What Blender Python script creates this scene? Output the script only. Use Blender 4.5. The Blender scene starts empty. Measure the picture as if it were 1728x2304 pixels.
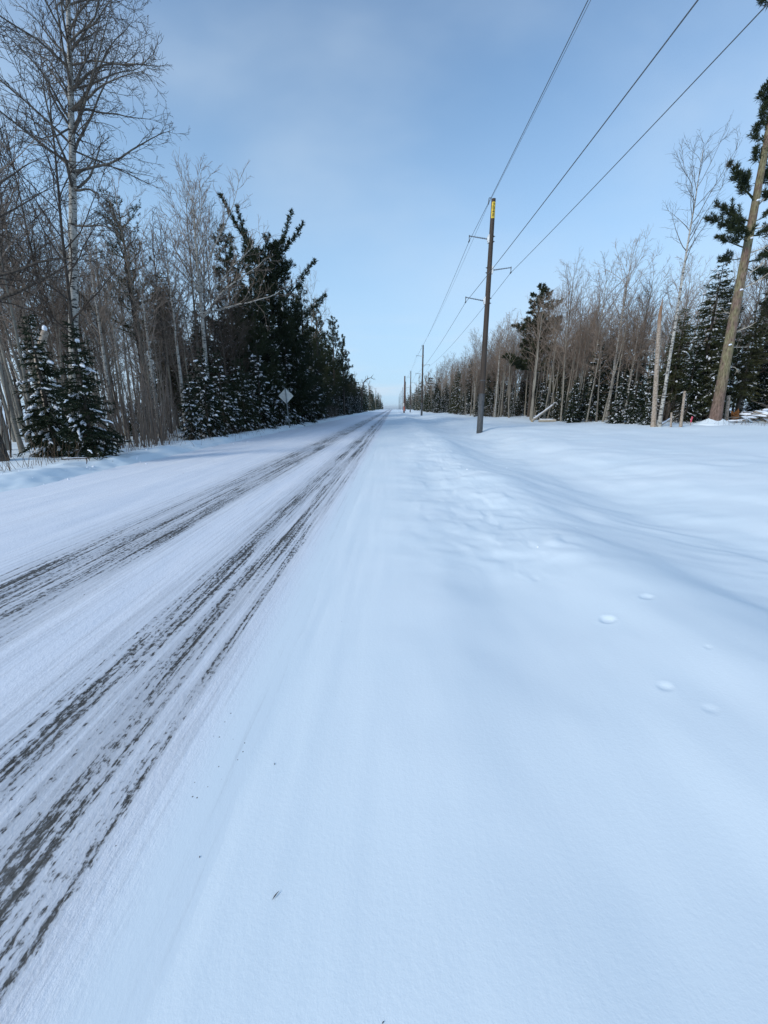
import bpy, math, random
import numpy as np
from mathutils import Vector, Matrix

# ------------------------------------------------------------------ camera
F_PX, IMG_W, IMG_H = 890.0, 1728.0, 2304.0
EYE = 1.55
PITCH = math.atan((1152.0 - 917.0) / F_PX)
YAW = math.atan(21.0 / F_PX) * math.cos(PITCH)
SC = bpy.context.scene
COL = SC.collection
cam_data = bpy.data.cameras.new("camera")
cam_data.sensor_fit = 'HORIZONTAL'
cam_data.sensor_width = 36.0
cam_data.lens = 36.0 * F_PX / IMG_W
cam_data.clip_start = 0.05
cam_data.clip_end = 60000.0
cam = bpy.data.objects.new("camera", cam_data)
COL.objects.link(cam)
cam.location = (0, 0, EYE)
cam.rotation_euler = (math.pi / 2 - PITCH, 0, YAW)
SC.camera = cam
SC.render.resolution_x, SC.render.resolution_y = 768, 1024

FW = np.array([-math.sin(YAW) * math.cos(PITCH), math.cos(YAW) * math.cos(PITCH), -math.sin(PITCH)])
RT = np.array([math.cos(YAW), math.sin(YAW), 0.0])
UP = np.cross(RT, FW)


def at(x, y, Y):
    """world point seen at photograph pixel x, y at the forward distance Y"""
    d = FW + RT * (x - 864.0) / F_PX - UP * (y - 1152.0) / F_PX
    return d * (Y / d[1]) + np.array([0, 0, EYE])


# ------------------------------------------------------------------ light
SUN_DIR = np.array([-0.80, -0.60, 0.0])
SUN_ELEV = math.radians(27)
sd = SUN_DIR / np.linalg.norm(SUN_DIR) * math.cos(SUN_ELEV)
sd[2] = math.sin(SUN_ELEV)
world = bpy.data.worlds.new("World")
SC.world = world
world.use_nodes = True
wn, wl = world.node_tree.nodes, world.node_tree.links
wn.clear()
w_out = wn.new('ShaderNodeOutputWorld')
w_bg = wn.new('ShaderNodeBackground')
w_bg.inputs['Strength'].default_value = 0.14
sky = wn.new('ShaderNodeTexSky')
sky.sky_type = 'NISHITA'
sky.sun_disc = False
sky.sun_elevation = SUN_ELEV
sky.sun_rotation = math.atan2(sd[0], sd[1])
sky.altitude = 200
sky.air_density = 1.0
sky.dust_density = 0.3
sky.ozone_density = 2.0
w_tc = wn.new('ShaderNodeTexCoord')
w_sep = wn.new('ShaderNodeSeparateXYZ')
wl.new(w_tc.outputs['Generated'], w_sep.inputs[0])
# thin cloud: low streaky bank near the horizon and faint high cirrus
w_map = wn.new('ShaderNodeMapping')
w_map.inputs['Scale'].default_value = (2.2, 2.2, 17.0)
wl.new(w_tc.outputs['Generated'], w_map.inputs[0])
w_no = wn.new('ShaderNodeTexNoise')
w_no.inputs['Scale'].default_value = 1.7
w_no.inputs['Detail'].default_value = 7
w_no.inputs['Roughness'].default_value = 0.6
wl.new(w_map.outputs[0], w_no.inputs['Vector'])
w_r1 = wn.new('ShaderNodeMapRange')
w_r1.interpolation_type = 'SMOOTHSTEP'
w_r1.inputs['From Min'].default_value = 0.45
w_r1.inputs['From Max'].default_value = 0.72
wl.new(w_no.outputs['Fac'], w_r1.inputs['Value'])
w_r2 = wn.new('ShaderNodeMapRange')
w_r2.interpolation_type = 'SMOOTHSTEP'
w_r2.inputs['From Min'].default_value = 0.24
w_r2.inputs['From Max'].default_value = 0.0
w_r2.inputs['To Min'].default_value = 0.0
w_r2.inputs['To Max'].default_value = 0.8
wl.new(w_sep.outputs['Z'], w_r2.inputs['Value'])
w_mul = wn.new('ShaderNodeMath')
w_mul.operation = 'MULTIPLY'
wl.new(w_r1.outputs[0], w_mul.inputs[0])
wl.new(w_r2.outputs[0], w_mul.inputs[1])
w_map2 = wn.new('ShaderNodeMapping')
w_map2.inputs['Rotation'].default_value = (0, 0, 0.7)
w_map2.inputs['Scale'].default_value = (0.7, 1.9, 1.7)
wl.new(w_tc.outputs['Generated'], w_map2.inputs[0])
w_no2 = wn.new('ShaderNodeTexNoise')
w_no2.inputs['Scale'].default_value = 1.5
w_no2.inputs['Detail'].default_value = 5
wl.new(w_map2.outputs[0], w_no2.inputs['Vector'])
w_r3 = wn.new('ShaderNodeMapRange')
w_r3.interpolation_type = 'SMOOTHSTEP'
w_r3.inputs['From Min'].default_value = 0.36
w_r3.inputs['From Max'].default_value = 0.70
w_r3.inputs['To Max'].default_value = 0.42
wl.new(w_no2.outputs['Fac'], w_r3.inputs['Value'])
w_add = wn.new('ShaderNodeMath')
w_add.operation = 'ADD'
w_add.use_clamp = True
wl.new(w_mul.outputs[0], w_add.inputs[0])
wl.new(w_r3.outputs[0], w_add.inputs[1])
w_tint = wn.new('ShaderNodeMixRGB')
w_tint.blend_type = 'MULTIPLY'
w_tint.inputs['Fac'].default_value = 1.0
w_tint.inputs['Color2'].default_value = (0.84, 1.0, 1.06, 1)
wl.new(sky.outputs[0], w_tint.inputs['Color1'])
# thin pale winter haze thickening evenly towards the horizon all round
w_r4 = wn.new('ShaderNodeMapRange')
w_r4.interpolation_type = 'SMOOTHSTEP'
w_r4.inputs['From Min'].default_value = 0.75
w_r4.inputs['From Max'].default_value = -0.02
w_r4.inputs['To Min'].default_value = 0.0
w_r4.inputs['To Max'].default_value = 0.92
wl.new(w_sep.outputs['Z'], w_r4.inputs['Value'])
w_veil = wn.new('ShaderNodeMixRGB')
w_veil.inputs['Color2'].default_value = (2.45, 3.6, 4.85, 1)
wl.new(w_r4.outputs[0], w_veil.inputs['Fac'])
wl.new(w_tint.outputs[0], w_veil.inputs['Color1'])
w_mix = wn.new('ShaderNodeMixRGB')
w_mix.inputs['Color2'].default_value = (3.35, 4.05, 4.8, 1)
wl.new(w_add.outputs[0], w_mix.inputs['Fac'])
wl.new(w_veil.outputs[0], w_mix.inputs['Color1'])
wl.new(w_mix.outputs[0], w_bg.inputs['Color'])
wl.new(w_bg.outputs[0], w_out.inputs['Surface'])

sun_data = bpy.data.lights.new("sun", 'SUN')
sun_data.energy = 1.6
sun_data.angle = math.radians(14.0)
sun_data.color = (1.0, 0.95, 0.85)
sun = bpy.data.objects.new("sun", sun_data)
COL.objects.link(sun)
sun.rotation_euler = Vector(sd).to_track_quat('Z', 'Y').to_euler()
sun.location = (-40, 0, 40)

vs = SC.view_settings
vs.view_transform = 'Standard'
vs.look = 'None'
vs.gamma = 1.0
vs.use_curve_mapping = False
vs.exposure = 0.49

# ------------------------------------------------------------------ materials
MATS = {}


class NT:
    def __init__(self, name):
        m = bpy.data.materials.new(name)
        m.use_nodes = True
        self.m, self.t = m, m.node_tree
        self.n, self.l = m.node_tree.nodes, m.node_tree.links
        self.b = self.n['Principled BSDF']
        MATS[name] = m

    def new(self, typ, **kw):
        nd = self.n.new(typ)
        for k, v in kw.items():
            if k in nd.inputs:
                nd.inputs[k].default_value = v
            else:
                setattr(nd, k, v)
        return nd

    def link(self, a, b):
        self.l.new(a, b)

    def coords(self, scale=(1, 1, 1), kind='Object', world=False):
        mp = self.new('ShaderNodeMapping')
        mp.inputs['Scale'].default_value = scale
        if world:
            g = self.new('ShaderNodeNewGeometry')
            self.link(g.outputs['Position'], mp.inputs[0])
        else:
            tc = self.new('ShaderNodeTexCoord')
            self.link(tc.outputs[kind], mp.inputs[0])
        return mp.outputs[0]

    def noise(self, vec, scale, detail=4, rough=0.55):
        nd = self.new('ShaderNodeTexNoise')
        nd.inputs['Scale'].default_value = scale
        nd.inputs['Detail'].default_value = detail
        nd.inputs['Roughness'].default_value = rough
        self.link(vec, nd.inputs['Vector'])
        return nd.outputs['Fac']

    def ramp(self, fac, stops, interp='LINEAR'):
        nd = self.new('ShaderNodeValToRGB')
        cr = nd.color_ramp
        cr.interpolation = interp
        while len(cr.elements) < len(stops):
            cr.elements.new(0.5)
        for e, (p, c) in zip(cr.elements, stops):
            e.position = p
            e.color = tuple(c) + (1,) if len(c) == 3 else c
        self.link(fac, nd.inputs[0])
        return nd.outputs[0]

    def math(self, op, a, b=None, clamp=False):
        nd = self.new('ShaderNodeMath')
        nd.operation = op
        nd.use_clamp = clamp
        for i, v in enumerate((a, b)):
            if v is None:
                continue
            if isinstance(v, (int, float)):
                nd.inputs[i].default_value = v
            else:
                self.link(v, nd.inputs[i])
        return nd.outputs[0]

    def rng(self, v, a, b, c=0.0, d=1.0, smooth=True):
        nd = self.new('ShaderNodeMapRange')
        if smooth:
            nd.interpolation_type = 'SMOOTHSTEP'
        nd.inputs['From Min'].default_value = a
        nd.inputs['From Max'].default_value = b
        nd.inputs['To Min'].default_value = c
        nd.inputs['To Max'].default_value = d
        self.link(v, nd.inputs['Value'])
        return nd.outputs[0]

    def mix(self, fac, a, b, mode='MIX'):
        nd = self.new('ShaderNodeMixRGB')
        nd.blend_type = mode
        for s, v in (('Fac', fac), ('Color1', a), ('Color2', b)):
            if isinstance(v, (int, float)):
                nd.inputs[s].default_value = v
            elif isinstance(v, tuple):
                nd.inputs[s].default_value = v if len(v) == 4 else v + (1,)
            else:
                self.link(v, nd.inputs[s])
        return nd.outputs[0]

    def bump(self, h, dist, strength=1.0):
        nd = self.new('ShaderNodeBump')
        nd.inputs['Distance'].default_value = dist
        nd.inputs['Strength'].default_value = strength
        self.link(h, nd.inputs['Height'])
        self.link(nd.outputs[0], self.b.inputs['Normal'])

    def rand(self):
        nd = self.new('ShaderNodeObjectInfo')
        return nd.outputs['Random']

    def out(self, col, rough=0.9, spec=0.2):
        if isinstance(col, tuple):
            self.b.inputs['Base Color'].default_value = col if len(col) == 4 else col + (1,)
        else:
            self.link(col, self.b.inputs['Base Color'])
        if isinstance(rough, (int, float)):
            self.b.inputs['Roughness'].default_value = rough
        else:
            self.link(rough, self.b.inputs['Roughness'])
        self.b.inputs['Specular IOR Level'].default_value = spec


# snow on the ground
t = NT('snow')
v = t.coords(world=True)
vst = t.coords((1.0, 0.28, 1.0), world=True)
n1 = t.noise(v, 0.5, 3)
n2 = t.noise(v, 60, 3, 0.6)
n3 = t.noise(vst, 7, 5, 0.55)
c = t.ramp(n1, [(0.3, (0.765, 0.855, 0.905)), (0.7, (0.815, 0.885, 0.925))])
n4 = t.noise(v, 190, 2, 0.6)
hgt = t.math('ADD', t.math('MULTIPLY', n3, 0.35), t.math('ADD', t.math('MULTIPLY', n2, 0.16), t.math('MULTIPLY', n4, 0.07)))
t.bump(hgt, 0.03, 0.22)
t.out(c, 0.75, 0.25)

# snow lying on branches
t = NT('branch_snow')
n1 = t.noise(t.coords(), 14, 3)
t.bump(n1, 0.03, 0.5)
t.out((0.84, 0.87, 0.93), 0.8, 0.2)


# road: packed snow worn through to the asphalt along the wheel tracks
def road_material():
    t = NT('road_snow')
    g = t.new('ShaderNodeNewGeometry')
    sep = t.new('ShaderNodeSeparateXYZ')
    t.link(g.outputs['Position'], sep.inputs[0])
    warp = t.noise(t.coords((0.5, 0.05, 1), world=True), 3.0, 3)
    x = t.math('ADD', sep.outputs['X'], t.math('MULTIPLY', t.math('SUBTRACT', warp, 0.5), 0.34))
    u = t.math('DIVIDE', t.math('ADD', x, 8.0), 8.0, True)
    st = [(-8.0, 0.0), (-6.6, 0.0), (-6.2, 0.16), (-5.8, 0.03), (-5.1, 0.18), (-4.75, 0.05), (-4.2, 0.08), (-3.8, 0.34),
          (-3.5, 0.60), (-3.05, 0.64), (-2.80, 0.70), (-2.62, 0.40), (-2.3, 0.10), (-2.08, 0.24), (-1.90, 0.46), (-1.70, 0.70), (-1.57, 0.66),
          (-1.47, 0.44), (-1.37, 0.68), (-1.25, 0.64), (-1.17, 0.42), (-1.09, 0.64), (-1.00, 0.30), (-0.86, 0.10), (0.0, 0.0)]
    w = t.ramp(u, [((p + 8) / 8.0, (q, q, q)) for p, q in st])
    streak = t.noise(t.coords((13.0, 0.13, 1), world=True), 1.9, 5, 0.62)
    dash = t.noise(t.coords((26.0, 1.3, 1), world=True), 1.6, 5, 0.62)
    patch = t.noise(t.coords((1.8, 0.35, 1), world=True), 1.1, 4, 0.6)
    crumb = t.noise(t.coords((25, 13, 1), world=True), 1.7, 7, 0.72)
    fine = t.noise(t.coords((60, 26, 1), world=True), 2.0, 3, 0.6)
    s = t.math('ADD', t.math('MULTIPLY', streak, 1.0), t.math('MULTIPLY', crumb, 1.15))
    s = t.math('ADD', s, t.math('MULTIPLY', dash, 0.55))
    s = t.math('ADD', s, t.math('MULTIPLY', patch, 0.75))
    s = t.math('ADD', s, t.math('MULTIPLY', fine, 0.25))
    s = t.math('ADD', s, t.math('MULTIPLY', w, 0.86))
    bare = t.rng(s, 2.425, 2.575)          # snow gone
    sl = t.math('ADD', t.math('MULTIPLY', streak, 1.1), t.math('MULTIPLY', dash, 0.55))
    sl = t.math('ADD', sl, t.math('MULTIPLY', crumb, 0.30))
    sl = t.math('ADD', sl, t.math('MULTIPLY', w, 0.85))
    thin = t.rng(sl, 1.05, 1.75)         # dirty slush smeared along the tracks
    tone = t.noise(t.coords((3, 1, 1), world=True), 2.2, 4)
    asphalt = t.ramp(t.math('ADD', t.math('MULTIPLY', tone, 0.5), t.math('MULTIPLY', fine, 0.5)), [(0.3, (0.030, 0.030, 0.032)), (0.5, (0.070, 0.064, 0.056)), (0.7, (0.19, 0.185, 0.18))])
    packed = t.ramp(t.noise(t.coords((2.5, 0.35, 1), world=True), 1.6, 5, 0.6), [(0.3, (0.76, 0.80, 0.87)), (0.7, (0.855, 0.875, 0.925))])
    edge = t.rng(sep.outputs['X'], -1.05, -0.74)
    packed = t.mix(edge, packed, (0.79, 0.87, 0.915))
    c = t.mix(t.math('MULTIPLY', thin, 0.62), packed, (0.27, 0.28, 0.30))
    c = t.mix(bare, c, asphalt)
    # grit scattered over the carriageway
    vor = t.new('ShaderNodeTexVoronoi')
    vor.inputs['Scale'].default_value = 26
    t.link(t.coords(world=True), vor.inputs['Vector'])
    grit = t.math('LESS_THAN', vor.outputs['Distance'], 0.085)
    sel = t.math('GREATER_THAN', t.noise(t.coords((1, .4, 1), world=True), 3.0, 2), 0.60)
    c = t.mix(t.math('MULTIPLY', t.math('MULTIPLY', grit, sel), 0.85), c, (0.06, 0.05, 0.045))
    t.out(c, t.math('SUBTRACT', 0.8, t.math('MULTIPLY', bare, 0.25)), 0.3)
    h = t.math('SUBTRACT', t.math('MULTIPLY', crumb, 0.5), t.math('MULTIPLY', bare, 0.9))
    h = t.math('ADD', h, t.math('MULTIPLY', streak, 0.18))
    h = t.math('ADD', h, t.math('MULTIPLY', fine, 0.2))
    h = t.math('MULTIPLY', h, t.math('SUBTRACT', 1.0, t.math('MULTIPLY', edge, 0.85)))
    t.bump(h, 0.018, 0.7)


road_material()

# bark and needles
t = NT('birch_bark')
v = t.coords((1, 1, 1))
vz = t.coords((3.0, 3.0, 11.0))
a = t.noise(vz, 2.0, 4, 0.6)
b = t.noise(t.coords((1.2, 1.2, 2.2)), 1.6, 3)
marks = t.rng(t.math('ADD', a, t.math('MULTIPLY', b, 0.35)), 0.70, 0.76)
base = t.ramp(t.noise(v, 3, 4), [(0.3, (0.30, 0.28, 0.245)), (0.7, (0.52, 0.50, 0.46))])
t.out(t.mix(marks, base, (0.035, 0.032, 0.03)), 0.8)
t.bump(a, 0.01, 0.5)

t = NT('aspen_bark')
a = t.noise(t.coords((3, 3, 8)), 2.0, 4, 0.6)
b = t.noise(t.coords((1, 1, 0.6)), 1.0, 3)
base = t.ramp(b, [(0.3, (0.17, 0.152, 0.125)), (0.7, (0.40, 0.37, 0.31))])
base = t.mix(t.math('MULTIPLY', t.rand(), 0.6), base, (0.075, 0.065, 0.055))
t.out(t.mix(t.rng(a, 0.62, 0.68), base, (0.05, 0.045, 0.04)), 0.9)
t.bump(a, 0.01, 0.5)

t = NT('twig_bark')
base = t.mix(t.rand(), (0.055, 0.043, 0.035), (0.125, 0.102, 0.083))
t.out(base, 0.9)

t = NT('limb_bark')
a = t.noise(t.coords((3, 3, 3)), 2.0, 4, 0.6)
t.out(t.ramp(a, [(0.35, (0.055, 0.048, 0.042)), (0.7, (0.20, 0.18, 0.155))]), 0.9)

t = NT('pale_twig')
base = t.mix(t.rand(), (0.165, 0.120, 0.092), (0.29, 0.228, 0.180))
t.out(base, 0.9)

t = NT('brush_bark')
base = t.mix(t.rand(), (0.085, 0.066, 0.055), (0.19, 0.16, 0.135))
t.out(base, 0.9)

t = NT('dark_bark')
a = t.noise(t.coords((6, 6, 1.5)), 3.0, 5, 0.6)
t.out(t.ramp(a, [(0.35, (0.03, 0.025, 0.02)), (0.7, (0.12, 0.10, 0.085))]), 0.95)
t.bump(a, 0.03, 0.8)

t = NT('pine_bark')
a = t.noise(t.coords((7, 7, 1.8)), 2.4, 6, 0.65)
lich = t.noise(t.coords((2, 2, 1)), 1.6, 5, 0.6)
tc = t.new('ShaderNodeTexCoord')
sp = t.new('ShaderNodeSeparateXYZ')
t.link(tc.outputs['Object'], sp.inputs[0])
up = t.rng(sp.outputs['Z'], 0.6, 3.2)
low = t.ramp(a, [(0.3, (0.045, 0.035, 0.03)), (0.5, (0.19, 0.125, 0.10)), (0.75, (0.30, 0.215, 0.18))])
hi = t.ramp(a, [(0.3, (0.05, 0.042, 0.03)), (0.5, (0.20, 0.175, 0.10)), (0.75, (0.33, 0.30, 0.19))])
c = t.mix(t.math('MULTIPLY', up, t.rng(lich, 0.35, 0.6)), low, hi)
t.out(c, 0.95)
t.bump(a, 0.05, 1.0)

t = NT('snag_bark')
a = t.noise(t.coords((5, 5, 5)), 2.4, 5, 0.65)
tc = t.new('ShaderNodeTexCoord')
sp = t.new('ShaderNodeSeparateXYZ')
t.link(tc.outputs['Object'], sp.inputs[0])
c = t.ramp(a, [(0.3, (0.10, 0.08, 0.06)), (0.5, (0.36, 0.29, 0.23)), (0.75, (0.52, 0.46, 0.40))])
c = t.mix(t.rng(sp.outputs['Z'], 5.0, 6.2), c, (0.26, 0.16, 0.10))
t.out(c, 0.95)
t.bump(a, 0.02, 0.8)

for nm, ca, cb in (('spruce_needles', (0.011, 0.019, 0.010), (0.030, 0.040, 0.018)),
                   ('pine_needles', (0.016, 0.026, 0.013), (0.055, 0.064, 0.028)),
                   ('olive_needles', (0.035, 0.042, 0.018), (0.078, 0.074, 0.034)),
                   ('dead_needles', (0.22, 0.085, 0.02), (0.36, 0.15, 0.045))):
    t = NT(nm)
    n = t.noise(t.coords(), 3.0, 4, 0.7)
    n = t.math('ADD', t.math('MULTIPLY', n, 0.75), t.math('MULTIPLY', t.rand(), 0.3))
    t.out(t.ramp(n, [(0.35, ca), (0.75, cb)]), 0.85, 0.15)

t = NT('pole_wood')
a = t.noise(t.coords((22, 22, 0.5)), 2.0, 5, 0.65)
b = t.noise(t.coords((3, 3, 0.35)), 1.0, 3)
c = t.ramp(a, [(0.3, (0.028, 0.021, 0.017)), (0.55, (0.092, 0.068, 0.052)), (0.8, (0.17, 0.13, 0.105))])
c = t.mix(t.math('MULTIPLY', b, 0.6), c, (0.055, 0.05, 0.048))
t.out(c, 0.85)
t.bump(a, 0.012, 0.7)

t = NT('pole_wrap')
a = t.noise(t.coords((14, 14, 2)), 2.0, 4)
t.out(t.ramp(a, [(0.3, (0.055, 0.057, 0.060)), (0.7, (0.125, 0.13, 0.135))]), 0.7, 0.4)

t = NT('brown_pole')
a = t.noise(t.coords((18, 18, 0.6)), 2.0, 5, 0.65)
t.out(t.ramp(a, [(0.3, (0.06, 0.03, 0.022)), (0.7, (0.17, 0.09, 0.065))]), 0.9)


def flat(name, col, rough=0.6, spec=0.4, metal=0.0, nscale=0.0):
    t = NT(name)
    if nscale:
        n = t.noise(t.coords(), nscale, 5, 0.6)
        c2 = tuple(x * 0.72 for x in col)
        t.out(t.ramp(n, [(0.3, c2), (0.65, col)]), rough, spec)
    else:
        t.out(col, rough, spec)
    t.b.inputs['Metallic'].default_value = metal


flat('insulator_grey', (0.20, 0.235, 0.27), 0.45, 0.5, nscale=6)
flat('bracket_galvanised', (0.9, 0.9, 0.88), 0.4, 0.5, nscale=9)
flat('wire_metal', (0.10, 0.11, 0.12), 0.5, 0.5, nscale=4)
flat('plate_yellow', (0.80, 0.54, 0.04), 0.5, 0.4, nscale=8)
flat('digit_black', (0.13, 0.10, 0.03), 0.6, 0.3, nscale=8)
flat('sign_back', (0.72, 0.73, 0.69), 0.45, 0.5, nscale=5)
flat('post_steel', (0.30, 0.33, 0.34), 0.5, 0.5, nscale=7)
flat('ribbon_pink', (0.75, 0.10, 0.16), 0.6, 0.3, nscale=9)
flat('marker_orange', (0.55, 0.13, 0.07), 0.6, 0.3, nscale=9)
flat('marker_white', (0.72, 0.70, 0.66), 0.6, 0.3, nscale=9)
flat('cut_wood', (0.50, 0.38, 0.22), 0.9, 0.1, nscale=9)
flat('log_bark', (0.52, 0.46, 0.38), 0.9, 0.1, nscale=7)
flat('dry_stem', (0.14, 0.10, 0.07), 0.9, 0.1, nscale=9)
flat('seed_brown', (0.045, 0.035, 0.04), 0.8, 0.2, nscale=60)
flat('far_needles', (0.030, 0.040, 0.022), 0.9, 0.1, nscale=0.35)
flat('far_twigs', (0.24, 0.19, 0.155), 0.9, 0.1, nscale=0.35)
flat('far_snow', (0.82, 0.86, 0.92), 0.9, 0.1, nscale=1)
flat('hill_blue', (0.05, 0.085, 0.11), 0.9, 0.1, nscale=0.002)
t = NT('lake_water')
n = t.noise(t.coords((1, 1, 1), world=True), 0.004, 4)
t.out(t.ramp(n, [(0.3, (0.03, 0.11, 0.16)), (0.7, (0.06, 0.17, 0.24))]), 0.5, 0.3)


# ------------------------------------------------------------------ mesh helpers
class MB:
    """collects vertex and face arrays; mesh() makes ONE mesh of them"""

    def __init__(self):
        self.v, self.f, self.n = [], [], 0

    def add(self, verts, faces):
        verts = np.asarray(verts, np.float32).reshape(-1, 3)
        faces = np.asarray(faces, np.int32)
        self.v.append(verts)
        self.f.append(faces + self.n)
        self.n += len(verts)
        return self

    def tubes(self, polys, sides=5, flat=1.0, lift=0.0):
        groups = {}
        for p, r in polys:
            groups.setdefault(len(p), []).append((p, r))
        ang = np.arange(sides) * (2 * math.pi / sides)
        ca, sa = np.cos(ang), np.sin(ang) * flat
        for n, lst in groups.items():
            P = np.array([p for p, _ in lst], np.float64)
            R = np.array([r for _, r in lst], np.float64)
            m = len(lst)
            T = np.gradient(P, axis=1)
            T /= np.linalg.norm(T, axis=2, keepdims=True) + 1e-9
            am = np.abs(T).max(axis=1)
            side_ref = np.where((am[:, 0] < am[:, 1])[:, None], np.array([[1.0, 0, 0]]), np.array([[0, 1.0, 0]]))
            ref = np.where((am[:, 2] > 0.72)[:, None], side_ref, np.array([[0, 0, 1.0]]))[:, None, :]
            U = np.cross(T, np.broadcast_to(ref, T.shape))
            U /= np.linalg.norm(U, axis=2, keepdims=True) + 1e-9
            V = np.cross(U, T)
            ring = P[:, :, None, :] + R[:, :, None, None] * (U[:, :, None, :] * ca[None, None, :, None] + V[:, :, None, :] * sa[None, None, :, None])
            if lift:
                ring[..., 2] += lift * R[:, :, None]
            idx = np.arange(m * n * sides).reshape(m, n, sides)
            a = idx[:, :-1, :]
            b = np.roll(idx, -1, axis=2)[:, :-1, :]
            c2 = np.roll(idx, -1, axis=2)[:, 1:, :]
            d = idx[:, 1:, :]
            self.add(ring.reshape(-1, 3), np.stack([a, b, c2, d], -1).reshape(-1, 4))
        return self

    def blades(self, S, D, L, Wd, rng):
        """kite shaped leaf blades"""
        S = np.asarray(S, float)
        D = np.asarray(D, float)
        N = len(S)
        if N == 0:
            return self
        D = D / (np.linalg.norm(D, axis=1, keepdims=True) + 1e-9)
        L = np.broadcast_to(np.asarray(L, float), (N,))[:, None]
        Wd = np.broadcast_to(np.asarray(Wd, float), (N,))[:, None]
        side = np.cross(D, rng.normal(size=(N, 3)))
        side /= np.linalg.norm(side, axis=1, keepdims=True) + 1e-9
        m = S + D * L * 0.45
        V = np.stack([S, m + side * Wd * 0.5, S + D * L, m - side * Wd * 0.5], 1)
        self.add(V.reshape(-1, 3), np.arange(N * 4).reshape(N, 4))
        return self

    def box(self, c, s, rot=None):
        c = np.array(c, float)
        h = np.array(s, float) / 2
        k = np.array([[-1, -1, -1], [1, -1, -1], [1, 1, -1], [-1, 1, -1], [-1, -1, 1], [1, -1, 1], [1, 1, 1], [-1, 1, 1]], float) * h
        if rot is not None:
            k = k @ np.array(rot).T
        self.add(k + c, [[0, 3, 2, 1], [4, 5, 6, 7], [0, 1, 5, 4], [1, 2, 6, 5], [2, 3, 7, 6], [3, 0, 4, 7]])
        return self

    def mesh(self, name, mat, smooth=False):
        me = bpy.data.meshes.new(name)
        V = np.concatenate(self.v) if self.v else np.zeros((0, 3), np.float32)
        me.vertices.add(len(V))
        me.vertices.foreach_set('co', V.ravel().astype(np.float32))
        li, ls, lt, o = [], [], [], 0
        for f in self.f:
            if len(f) == 0:
                continue
            k = f.shape[1]
            li.append(f.ravel())
            ls.append(o + np.arange(len(f)) * k)
            lt.append(np.full(len(f), k))
            o += f.size
        if li:
            li, ls, lt = np.concatenate(li), np.concatenate(ls), np.concatenate(lt)
            me.loops.add(len(li))
            me.loops.foreach_set('vertex_index', li.astype(np.int32))
            me.polygons.add(len(ls))
            me.polygons.foreach_set('loop_start', ls.astype(np.int32))
            me.polygons.foreach_set('loop_total', lt.astype(np.int32))
            me.polygons.foreach_set('use_smooth', np.full(len(ls), smooth))
        me.update(calc_edges=True)
        me.materials.append(MATS[mat])
        return me


def obj(name, me, parent=None, loc=None):
    o = bpy.data.objects.new(name, me)
    COL.objects.link(o)
    if parent is not None:
        o.parent = parent
    if loc is not None:
        o.location = loc
    return o


def tag(o, label=None, cat=None, group=None, kind=None):
    if label:
        o['label'] = label
    if cat:
        o['category'] = cat
    if group:
        o['group'] = group
    if kind:
        o['kind'] = kind
    return o


def empty(name, loc, label=None, cat=None, group=None, rot=(0, 0, 0), scale=1.0):
    o = bpy.data.objects.new(name, None)
    COL.objects.link(o)
    o.empty_display_size = 0.2
    o.location = loc
    o.rotation_euler = rot
    o.scale = (scale, scale, scale) if isinstance(scale, (int, float)) else scale
    return tag(o, label, cat, group)


# ------------------------------------------------------------------ noise and terrain
_perm = np.random.default_rng(7).permutation(4096)
_gx = np.cos(np.linspace(0, 2 * math.pi, 4096, endpoint=False) * 17)
_gy = np.sin(np.linspace(0, 2 * math.pi, 4096, endpoint=False) * 17)


def perlin(x, y):
    x = np.asarray(x, float)
    y = np.asarray(y, float)
    xi, yi = np.floor(x).astype(np.int64), np.floor(y).astype(np.int64)
    xf, yf = x - xi, y - yi

    def g(ix, iy, dx, dy):
        h = _perm[(_perm[ix & 4095] + iy) & 4095]
        return _gx[h] * dx + _gy[h] * dy
    u = xf * xf * xf * (xf * (xf * 6 - 15) + 10)
    w = yf * yf * yf * (yf * (yf * 6 - 15) + 10)
    a = g(xi, yi, xf, yf) * (1 - u) + g(xi + 1, yi, xf - 1, yf) * u
    b = g(xi, yi + 1, xf, yf - 1) * (1 - u) + g(xi + 1, yi + 1, xf - 1, yf - 1) * u
    return (a * (1 - w) + b * w) * 1.4


def fbm(x, y, o=3):
    s, a = 0, 1.0
    for i in range(o):
        s = s + a * perlin(x * 2 ** i + 13.7 * i, y * 2 ** i + 7.1 * i)
        a *= 0.5
    return s


def sm(a, b, x):
    t = np.clip((x - a) / (b - a), 0, 1)
    return t * t * (3 - 2 * t)


def grade(y):
    y = np.asarray(y, float)
    return -0.035 * np.maximum(0, np.minimum(y, 1500) - 340) ** 1.0 * sm(320, 480, y)


PRINTS = [(1.53, 2.56, .046, .026), (1.94, 2.80, .044, .018), (1.44, 1.81, .034, .015), (1.87, 2.10, .020, .012), (1.54, 1.64, .030, .008), (1.30, 3.35, .04, .010)]


def road_base(x, y):
    return 0.010 * np.cos((x + 4.1) * 0.9) + 0.006 * fbm(x * 5, y * 0.35, 3)


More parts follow.
